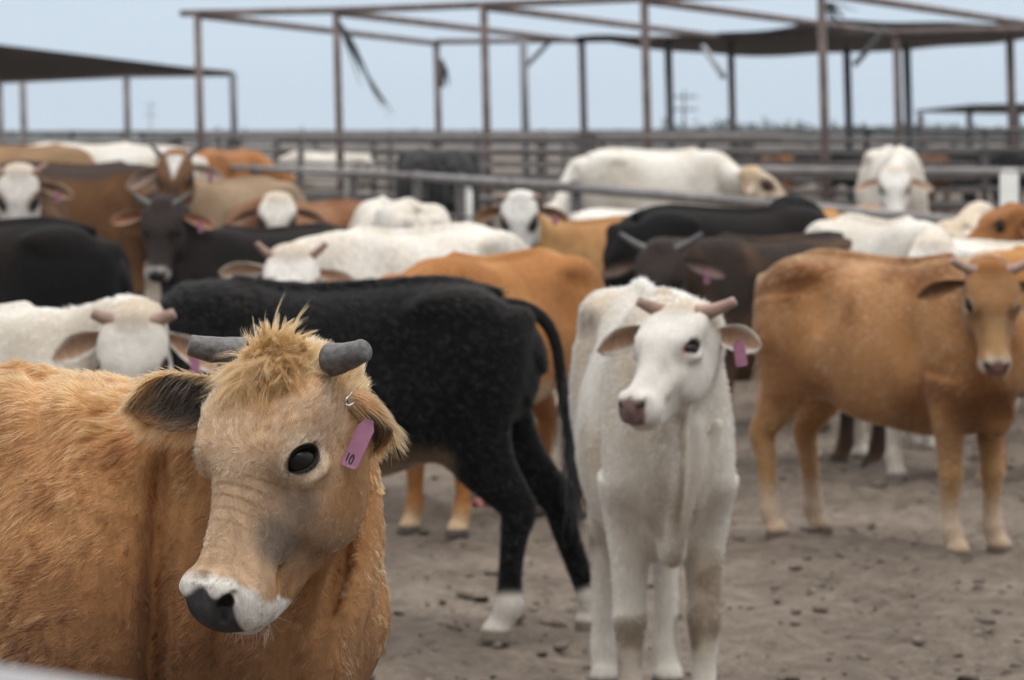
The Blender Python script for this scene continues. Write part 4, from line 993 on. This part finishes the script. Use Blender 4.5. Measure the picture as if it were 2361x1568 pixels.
    d1 = (X*1.0-nrm*.75+lft*sgn*.45)*(1-stand)+(-upw*.25+lft*.55)*stand+cj*.45
    ph = r_.random(NC)[cid][:, None, None]*6.28
    sd = np.cross(d0, nrm); wav = (np.sin(t*7+ph)*.0075*t)*sd[:, None, :]
    L = ln[:, None, None]
    pos = roots[:, None, :]+L*(d0[:, None, :]*t+d1[:, None, :]*t*t*.6)+wav
    wg = .50*t**1.1; pos = pos*(1-wg)+pos[lead]*wg
    cc = lerp(np.array([.40, .18, .07]), np.array([.60, .32, .15]), r_.random((N, 1)))*(.75+.45*r_.random(NC)[cid][:, None])
    hair_object('topknot', r['root'], roots*size, d0, ln*size, np.clip(cc, 0, .9), K=K, rad=.00027, shape=lambda tt: pos*size)
    # long soft hair inside and along the ears
    for eo, ev, s, b0, E, Fd, ln_ in r['ears']:
        nu, nv = 16, 13; nE = 5200
        out_ = ev[:nu*nv].reshape(nu, nv, 3); inn = ev[nu*nv:].reshape(nu, nv, 3)
        fu = r_.random(nE)*(nu-1.01); fv = r_.random(nE)*(nv-1.01); inside = r_.random(nE) < (.30 if s < 0 else .45)
        iu, iv = fu.astype(int), fv.astype(int); a = (fu-iu)[:, None]; b = (fv-iv)[:, None]
        def samp(G): return (G[iu, iv]*(1-a)+G[iu+1, iv]*a)*(1-b)+(G[iu, iv+1]*(1-a)+G[iu+1, iv+1]*a)*b
        ro = np.where(inside[:, None], samp(inn), samp(out_))
        ctr = out_[iu].mean(1)
        nr = (ro-ctr); nr /= np.linalg.norm(nr, axis=1)[:, None]; nr = np.where(inside[:, None], -nr*.5+unit(Fd)*.3, nr)
        edge = np.abs(fv/(nv-1)*2-1)
        dv = unit(E)*.8+nr*.35*(1+edge[:, None])+r_.normal(0, .18, (nE, 3))-upw*.25; dv /= np.linalg.norm(dv, axis=1)[:, None]
        ll = np.where(inside, .022+.016*r_.random(nE), .012+.008*r_.random(nE)+.010*(edge > .85)); ll = ll*np.where(fu/(nu-1) > .9, .6, 1)
        gr = r_.random((nE, 1)); cin = np.where(gr < .55, np.array([[.07, .055, .046]]), np.array([[.42, .36, .30]])); cout = lerp(np.array([.30, .15, .065]), np.array([.45, .25, .115]), r_.random((nE, 1)))
        cc = np.where(inside[:, None] & (fu[:, None]/(nu-1) < .72), cin, cout)
        K = 5; t = np.linspace(0, 1, K)[None, :, None]; pos = ro[:, None, :]+ll[:, None, None]*(dv[:, None, :]*t-upw*.35*t*t)
        hair_object('ear_hair', eo, ro*size, dv, ll, cc, K=K, rad=.0004, shape=lambda tt, pos=pos: pos*size)
    # lashes and chin whiskers
    n = EYE_N; nl = 70; lu = np.linspace(-1, 1, nl); ax = EYE_AX; up = EYE_UP
    ro = np.array([hx(EYE_P+n*(.022-.004*u*u)+ax*u*.025+up*(.019-.014*u*u)) for u in lu]); dv = np.array([dirL_ for dirL_ in [unit((n*.9+up*.25+ax*u*.3)@np.array([X, Y, Z])-upw*.35) for u in lu]])
    hair_object('eyelash', r['root'], ro*size, dv, np.full(nl, .017), np.full((nl, 3), .03), K=4, rad=.0003)
    nl = 160; q = r_.random((nl, 2)); hl = np.stack([.345+.06*q[:, 0], (q[:, 1]-.5)*.08, np.full(nl, -.135)], 1); ro = np.array([hx(h) for h in hl])
    dv = -upw*.8+r_.normal(0, .3, (nl, 3))+fwd*.3; dv /= np.linalg.norm(dv, axis=1)[:, None]
    hair_object('whisker', r['root'], ro*size, dv, .014+.016*r_.random(nl), np.full((nl, 3), .4), K=4, rad=.0002)
    return r

# ------------------------------------------------------------------ the rest of the herd
def C2(px, d): return ((px-CX)/F*d, d)
HP = M_HORN_PINK; HD = M_HORN_DARK
def herd():
    H = dict
    if True:
        cattle('calf', 'white calf facing the camera right of centre, short pink horns and a pink ear tag', 'calf', (.368, 9.68), -87, 1.02, yaw=-35, pitch=38, hs=.86, thick=.78, poll_xyz=W(1574, 700, 8.95), coat=C_(WHITE, base=(.70, .66, .60), base2=(.56, .49, .41), dirt=.6),
               extra=lambda toL, hx, dirL: [('+', Loft([toL(W(*p)) for p in q], r_, r_, r_, hint=(0, -1, 0), m=12, k=.03)) for q, r_ in (
                   ([(1600, 985, 9.02), (1606, 1090, 9.04), (1580, 1190, 9.05), (1556, 1270, 9.08)], [.016, .013, .013, .018]),
                   ([(1540, 985, 9.02), (1548, 1080, 9.05), (1562, 1180, 9.07)], [.014, .010, .008]),
                   ([(1655, 980, 9.05), (1640, 1080, 9.06), (1610, 1170, 9.08)], [.014, .012, .010]))], voxel=.0095, detail=True, front_y=.092, hind_y=.085, dewlap=1.0,
               horns={1: (unit(np.array([.92, -.25, .15])), .070, .021, .012, np.array([0, 0, .25]), HP), -1: (unit(np.array([-.88, -.3, .20])), .060, .021, .012, np.array([0, 0, .2]), HP)},
               eardirs={-1: (unit(np.array([-.93, .25, -.06])), np.array([-.1, -1, -.35]), .1, .185, .076, .035), 1: (unit(np.array([.85, .25, -.05])), np.array([.15, -1, -.1]), .1, .155, .076, .02)}, tagside=1,
               hair=H(count=60000, length=.012, face_len=.008, rad=.0007, lift=.18, cw=.3, nclump=5000, curl=.2, extra_len=lambda rec, P, Ph, wh: 1+.35*smooth01((P[:, 2]-1.0)/.1)*(wh < .5)+.8*smooth01((.05-Ph[:, 0])/.05)*(wh > .5)))
    if True:
        cattle('calf', 'black calf standing side-on behind the tan calf, with white hind feet and hanging tail', 'calf', C2(772, 11.25), 180, .985, yaw=-90, pitch=55, poll_xyz=W(330, 860, 11.2), coat=C_(BLACK, belly=(.30, .225, .155), leg=(.66, .62, .57), leg_z=.165, leg_w=.035, hoof=(.32, .28, .24)), voxel=.0095,
               legs=dict(hl=(-.03, 0, 0), hr=(-.33, .10, .0), fl=(0, 0, 0), fr=(.1, 0, 0)), hind_y=.11,
               tailpath=[(-.48, 0, 1.02), (-.57, .01, 1.025), (-.645, .02, .985), (-.687, .02, .90), (-.708, .02, .735), (-.745, .02, .52)],
               hair=H(count=45000, length=.013, face_len=.009, rad=.0008, lift=.16, cw=.2, nclump=4000, curl=.15, var=.15, extra_len=lambda rec, P, Ph, wh: 1+1.2*smooth01((P[:, 2]-1.0)/.08)))
    if True:
        cattle('calf', 'light tan calf standing at the right edge, turning its face to the camera', 'calf', (1.405, 13.72), -48, .985, yaw=3, pitch=68, hs=.98, thick=.86, poll=(2288, 612), coat=C_(TAN, base=(.50, .305, .16), base2=(.29, .145, .062), face=(.42, .265, .15)), voxel=.011, detail=True, neckL=.50,
               horns={'both': ((-.12, .9, .15), .075, .022, .014, np.array([0, 0, .3]), HP)}, eardirs={-1: (unit(np.array([-.95, .1, -.1])), np.array([-.05, -.9, -.5]), .1, .19, .066, .03)},
               hair=H(count=60000, length=.014, face_len=.007, rad=.0008, lift=.15, cw=.35, nclump=5000, curl=.35, var=.2, extra_len=lambda rec, P, Ph, wh: 1+.5*smooth01((P[:, 2]-1.0)/.08)))
    if True:
        cattle('calf', 'white horned calf peering over the back of the tan calf at the left', 'calf', (-1.62, 10.5), -28, .95, yaw=-4, pitch=74, poll_xyz=W(305, 724, 10.0), coat=C_(WHITE, seed=40), voxel=.011, detail=True, tagside=1, hs=1.02,
               horns={'both': ((-.25, .95, .1), .045, .023, .016, np.array([0, 0, .12]), HP)}, eardirs={-1: (unit(np.array([-.93, .1, -.3])), np.array([.0, -1, -.05]), .1, .17, .075, .02), 1: (unit(np.array([.85, .2, -.42])), np.array([.1, -1, .2]), .1, .17, .07, .03)},
               hair=H(count=16000, length=.016, face_len=.008, rad=.0011, lift=.3, cw=.5, nclump=900, curl=.3))
    G = 'cattle standing in the pen'
    k = dict(group=G, hscale=1.1)
    cattle('calf', 'rust-brown calf half hidden behind the black calf, rump towards the right', 'calf', (-.06, 14.45), -124, 0.97, yaw=-20, pitch=50, poll=(898, 642), coat=C_(RED), voxel=.014, **k)
    cattle('calf', 'white calf with pink horns looking over the back of the black calf', 'calf', (-.42, 15.5), -132, 1.04, yaw=4, pitch=62, poll=(672, 578), coat=C_(WHITE, eyeblot=.5, eyering=(.36, .29, .24), eyering_r=.060, poll=(.5, .42, .34), seed=8), voxel=.014, tagside=1, horns={'both': ((-.35, .8, .3), .062, .02, .012, np.array([0, 0, .3]), HP)}, eardirs={-1: (unit(np.array([-.95, .1, .05])), np.array([.0, -1, -.3]), .1, .18, .062, .02)}, **k)
    cattle('steer', 'dark brown long-faced steer with pale muzzle ring, grey horns and pink ear tag', 'cattle', (-1.24, 19.0), -143, 0.94, yaw=-8, pitch=66, poll=(372, 462), coat=C_(BROWN, base=(.020, .0155, .014), base2=(.013, .0105, .0098), muzzle=(.40, .37, .34), nose=(.03, .03, .035), belly=(.3, .26, .2), ear=(.06, .04, .03), ear_in=(.30, .13, .08), ear_rim=(.46, .33, .22)), voxel=.016, tagside=1, hs=1.0, extra=None,
           horns={'both': ((-.30, .9, .2), .085, .024, .010, np.array([0, 0, .35]), M_HORN_GREY)}, eardirs={-1: (unit(np.array([-.93, .1, -.1])), np.array([0, -1, -.1]), .1, .19, .064, .02)}, **k)
    cattle('steer', 'black steer at the left edge, rump to the right, head out of view', 'cattle', (-2.27, 15.2), 183, 1.07, yaw=-90, pitch=60, poll=(-460, 560), coat=C_(BLACK, base=(.0095, .0085, .0082), base2=(.016, .013, .0115), seed=3), voxel=.015, **k)
    cattle('steer', 'white-faced steer at the far left edge with pink nose and purple ear tag', 'cattle', (-2.95, 21.4), -60, 1.08, yaw=4, pitch=70, poll=(42, 392), coat=C_(TAN, base=(.13, .075, .045), base2=(.10, .055, .03), eyeblot=.5, eyering_r=.060, face=(.60, .56, .52), poll=(.5, .42, .34), muzzle=(.6, .55, .5), nose=(.36, .22, .2), ear=(.45, .36, .28), bridge=(.62, .6, .57), eyering=(.3, .2, .15)), voxel=.018, tagside=1, horns={'both': ((-.3, .9, .2), .07, .022, .014, np.array([0, 0, .3]), HP)}, **k)
    cattle('steer', 'brown steer with a nearly black back, behind the white-faced steer at the left', 'cattle', C2(170, 24.2), 4, 1.03, yaw=100, pitch=45, poll_xyz=W(380, 440, 23.9), coat=C_(BROWN, base=(.17, .085, .04), base2=(.13, .065, .03), dorsal=(.05, .035, .03), face=(.05, .035, .03), seed=9), voxel=.018, **k)
    cattle('steer', 'brown steer with a white wedge on its forehead and dark upturned horns', 'cattle', (-1.72, 22.4), -124, 1.01, yaw=-2, pitch=62, poll=(404, 352), neckL=.50, coat=C_(TAN, base=(.30, .215, .14), base2=(.25, .17, .105), face=(.15, .08, .045), cheek=(.22, .10, .04), blaze=(.66, .63, .6), poll=(.25, .12, .05), muzzle=(.07, .05, .045), nose=(.03, .03, .03), ear=(.24, .13, .08), ear_in=(.28, .19, .16), ear_rim=(.45, .38, .3), bridge=(.055, .04, .033), eyering=(.10, .06, .04), seed=11), voxel=.017, tagside=1,
           horns={'both': ((-.40, .85, .2), .075, .024, .009, np.array([0, 0, .5]), HD)}, eardirs={-1: (unit(np.array([-.85, .1, -.45])), np.array([.1, -1, .1]), .1, .22, .07, .02)}, **k)
    cattle('steer', 'chestnut steer with a white face looking out above the dark steer', 'cattle', (-1.17, 20.9), -138, 0.96, yaw=2, pitch=60, poll=(640, 452), coat=C_(RED, base=(.25, .125, .07), base2=(.19, .085, .042), eyeblot=.5, eyering=(.36, .29, .24), eyering_r=.060, face=(.62, .58, .53), poll=(.55, .46, .36), ear=(.35, .27, .2), nose=(.3, .2, .18), seed=13), voxel=.017, **k)
    cattle('steer', 'white steer standing with its rump to the right just left of centre', 'cattle', C2(912, 20.4), 106, 1.0, yaw=-160, pitch=40, poll_xyz=W(800, 560, 21.3), coat=C_(WHITE, eyeblot=.5, eyering=(.36, .29, .24), eyering_r=.060, seed=15, dirt=.2), voxel=.017, **k)
    cattle('steer', 'white-faced tan steer near the centre, cream ears and a purple tag', 'cattle', (.42, 20.1), -133, 0.92, yaw=-6, pitch=66, poll=(1198, 450), coat=C_(TAN, base=(.42, .235, .10), base2=(.33, .165, .065), eyeblot=.5, eyering_r=.060, face=(.64, .62, .59), poll=(.62, .59, .55), bridge=(.64, .62, .59), muzzle=(.60, .57, .54), nose=(.25, .15, .14), ear=(.36, .2, .1), eyering=(.36, .29, .24), seed=17), voxel=.016, tagside=1, horns={'both': ((-.1, .95, .1), .04, .02, .014, np.array([0, 0, .3]), HP)}, **k)
    cattle('steer', 'black shaggy steer facing away, its raised head against the near rail', 'cattle', C2(1680, 18.8), 22, 1.04, hs=1.2, yaw=150, pitch=35, poll=(1828, 452), near=1, coat=C_(BLACK, base=(.011, .010, .010), seed=19), voxel=.016, neckL=.44, **k)
    cattle('steer', 'dark brown steer with long pale horns behind the white calf', 'cattle', (1.20, 16.75), -146, 0.98, yaw=-14, pitch=62, poll=(1522, 562), coat=C_(BROWN, base=(.11, .06, .038), base2=(.03, .022, .018), seed=21, ear_in=(.20, .14, .12)), voxel=.0145, tagside=1, horns={'both': ((-.30, .9, .2), .115, .022, .010, np.array([0, 0, .2]), M_HORN_GREY)}, eardirs={-1: (unit(np.array([-.95, .1, -.25])), np.array([.0, -1, -.1]), .1, .18, .06, .02)}, **k)
    cattle('calf', 'white calf with an orange-eared white face, behind the back of the light tan calf', 'calf', (1.68, 16.85), -72, 1.05, thick=.88, yaw=-8, pitch=66, poll=(2152, 556), coat=C_(WHITE, eyeblot=.5, eyering=(.36, .29, .24), eyering_r=.060, ear=(.42, .22, .1), ear_in=(.3, .15, .08), seed=23), voxel=.0145, neckL=.55, **k)
    cattle('steer', 'cream steer standing rump-on near the right edge under the near rail', 'cattle', C2(2232, 20.2), 82, 0.93, yaw=170, pitch=50, poll_xyz=W(2260, 470, 21.4), coat=C_(WHITE, eyeblot=.5, eyering=(.36, .29, .24), eyering_r=.060, base=(.60, .52, .42), base2=(.55, .45, .34), seed=25), voxel=.017, **k)
    cattle('steer', 'white steer whose back shows behind the head of the light tan calf', 'cattle', C2(2330, 18.0), 12, 0.92, yaw=80, pitch=40, poll_xyz=W(2560, 600, 18.2), coat=C_(WHITE, eyeblot=.5, eyering=(.36, .29, .24), eyering_r=.060, seed=27), voxel=.017, **k)
    cattle('steer', 'russet steer with a white neck cut off by the right edge', 'cattle', C2(2475, 19.4), -165, 0.97, yaw=-70, pitch=30, poll_xyz=W(2330, 468, 18.9), coat=C_(RED, face=(.30, .13, .05), low=(.55, .5, .45), seed=29), voxel=.017, **k)
    cattle('calf', 'small brown calf between the white calves behind the light tan head', 'calf', C2(2500, 16.0), 178, 0.945, yaw=-80, pitch=70, poll_xyz=W(2215, 650, 15.8), coat=C_(RED, seed=31), voxel=.016, **k)
    cattle('steer', 'tan steer showing between the black steer and the white one', 'cattle', C2(1905, 22.2), 200, 0.86, yaw=-80, pitch=50, poll_xyz=W(1790, 560, 22.0), coat=C_(TAN, seed=33), voxel=.019, **k)
    cattle('steer', 'white steer whose clean back shows behind the tan one at centre', 'cattle', C2(1490, 21.6), 8, 0.88, yaw=90, pitch=60, poll_xyz=W(1700, 580, 21.5), coat=C_(WHITE, eyeblot=.5, eyering=(.36, .29, .24), eyering_r=.060, base2=(.66, .63, .6), seed=35), voxel=.019, **k)
    cattle('steer', 'white steer with a creamy flank, left of the black shaggy head', 'cattle', C2(1655, 21.4), 176, 0.88, yaw=-90, pitch=60, poll_xyz=W(1450, 590, 21.3), coat=C_(WHITE, eyeblot=.5, eyering=(.36, .29, .24), eyering_r=.060, seed=37), voxel=.019, **k)
    g2 = dict(group='cattle beyond the near rail', hscale=1.08)
    cattle('steer', 'big white steer beyond the near rail with a creamy head turned right', 'cattle', C2(1510, 29.6), 8, 1.07, yaw=78, pitch=38, poll_xyz=W(1742, 384, 29.2), coat=C_(WHITE, eyeblot=.5, eyering=(.36, .29, .24), eyering_r=.060, face=(.52, .42, .31), poll=(.5, .37, .24), seed=39), voxel=.02, hs=1.1, **g2)
    cattle('steer', 'white steer whose rump rounds out left of the big white one', 'cattle', C2(1470, 31.5), 172, 1.03, yaw=-90, pitch=70, poll_xyz=W(1250, 480, 31.3), coat=C_(WHITE, eyeblot=.5, eyering=(.36, .29, .24), eyering_r=.060, seed=41), voxel=.022, **g2)
    cattle('steer', 'white steer facing the camera head-on beyond the rail, at the right', 'cattle', C2(2062, 28.6), -88, 1.09, yaw=-2, pitch=55, poll=(2062, 386), coat=C_(WHITE, seed=43, eyering=(.3, .24, .2), nose=(.3, .22, .2), eyeblot=.7), voxel=.02, thick=.84, neckL=.42, **g2)
    cattle('steer', 'black shaggy steer beyond the rail with a blue ear tag, left one of the pair', 'cattle', C2(972, 36.5), -85, 1.06, yaw=15, pitch=60, poll=(968, 372), coat=C_(BLACK, base=(.030, .028, .029), base2=(.036, .034, .034), seed=45), voxel=.02, tagside=1, **g2)
    cattle('steer', 'black shaggy steer beyond the rail, right one of the pair', 'cattle', C2(1046, 37.5), -95, 1.05, yaw=-5, pitch=60, poll=(1040, 382), coat=C_(BLACK, base=(.028, .026, .027), base2=(.034, .032, .032), seed=47), voxel=.02, **g2)
    g3 = dict(group='cattle in the far left row')
    for i, (lab, px, d, h, sz, ct) in enumerate([
            ('tan steer at the back of the herd by the left edge', 40, 31.0, 5, 1.10, C_(TAN, base=(.28, .18, .10), base2=(.24, .14, .08), seed=51)),
            ('pinkish tan steer at the back, left of two white ones', 150, 34.5, 185, 1.09, C_(TAN, base=(.42, .25, .17), base2=(.36, .2, .13), seed=53)),
            ('white steer at the back, the larger of two white backs at the left', 205, 33.0, 10, 1.11, C_(WHITE, eyeblot=.5, eyering=(.36, .29, .24), eyering_r=.060, seed=55, dirt=0)),
            ('white steer at the back with its rump by the wedge-faced steer', 300, 32.0, 172, 1.08, C_(WHITE, eyeblot=.5, eyering=(.36, .29, .24), eyering_r=.060, seed=57, dirt=0, base=(.6, .58, .54))),
            ('red-brown steer behind the second white back at the left', 335, 36.5, 8, 1.05, C_(RED, seed=59)),
            ('orange-brown steer beyond the rail at the foot of the left shade', 522, 44.0, 55, 1.03, C_(RED, base=(.33, .15, .07), seed=61))]):
        cattle('steer', lab, 'cattle', C2(px, d), h, sz, yaw=90 if abs(h) < 90 else -90, pitch=60, poll_xyz=None if False else np.array([C2(px, d)[0]+(.75 if abs(h) < 90 else -.75)*sz, d-.1, .25+.85*sz]), coat=ct, voxel=.026, **g3)
    # far pens: copies of two masters
    far = []
    for i, (lab, px, d, ct) in enumerate([('black feeder steer far off', 1760, 62, C_(BLACK, base=(.022, .020, .021), seed=71)), ('rusty feeder steer far off', 1735, 66, C_(RED, base=(.17, .085, .045), base2=(.12, .06, .03), face=(.15, .07, .04), seed=73)), ('pale feeder steer far off', 735, 56, C_(WHITE, eyeblot=.5, eyering=(.36, .29, .24), eyering_r=.060, seed=75))]):
        x, y = C2(px, d); far.append(cattle('steer', lab, 'cattle', (x, y), 10*(i-1), .97, yaw=60, pitch=55, poll_xyz=np.array([x+.75, y-.15, .25+1.0]), coat=ct, voxel=.03, group='cattle in the far pens'))
    labs = {0: ['black steer in the far pen, leftmost of the dark row'], 1: ['rusty steer in the far pen near the wooden post'], 2: ['pale steer in the far pen left of centre, nearest its rusty neighbour']}
    for i in range(3): far[i]['root']['label'] = labs[i][0]
    def dup(root, loc, rz, label):
        r = root.copy(); COL.objects.link(r); r.location = loc; r.rotation_euler = (0, 0, rz); r['label'] = label
        for ch in root.children:
            c = ch.copy(); COL.objects.link(c); c.parent = r
            for g in ch.children:
                q = g.copy(); COL.objects.link(q); q.parent = c
    K = [(0, 1850, 64, 185, 'black steer far off between the wooden post and the tallest rusty post'), (0, 1975, 60, 5, 'black steer far off, left of the white head-on steer'), (0, 2085, 66, 172, 'black steer far off, partly behind the white head-on steer'), (0, 2190, 61, 8, 'black steer far off, right of the white head-on steer'), (0, 2280, 63, 190, 'black steer far off under the low far shade'), (0, 2370, 60, 2, 'black steer far off, cut by the right edge'), (0, 1640, 70, 12, 'black steer far off behind the big white back'),
         (1, 1790, 58, 100, 'rusty steer far off with its rump this way, among the black ones'), (1, 2150, 57, -80, 'rusty steer far off facing this way beside the white head-on steer'), (1, 690, 60, -95, 'rusty steer far off left of centre, facing this way'),
         (2, 830, 62, -88, 'pale steer far off behind the frame post left of centre'), (1, 775, 63, -80, 'rusty steer far off between two pale ones left of centre')]
    for mi, px, d, rz, lab in K:
        x, y = C2(px, d); dup(far[mi]['root'], (x, y, .25), R(rz), lab)

def build_haze():
    m = bpy.data.materials.new('haze_air'); m.use_nodes = True; n = m.node_tree; n.nodes.clear()
    v = n.nodes.new('ShaderNodeVolumePrincipled'); v.inputs['Color'].default_value = (.80, .87, .95, 1); v.inputs['Density'].default_value = .00036; v.inputs['Anisotropy'].default_value = .2
    o = n.nodes.new('ShaderNodeOutputMaterial'); n.links.new(v.outputs[0], o.inputs['Volume'])
    mb = MB(); mb.box((0, 640, 9.0), (1800, 1400, 22)); h = mb.build('haze', m, smooth=False); tag(h, 'thin pale haze in the air over the yard', 'haze', kind='stuff')

build_ground(); build_structures(); build_fences(); build_far()
hero()
herd()
build_haze()
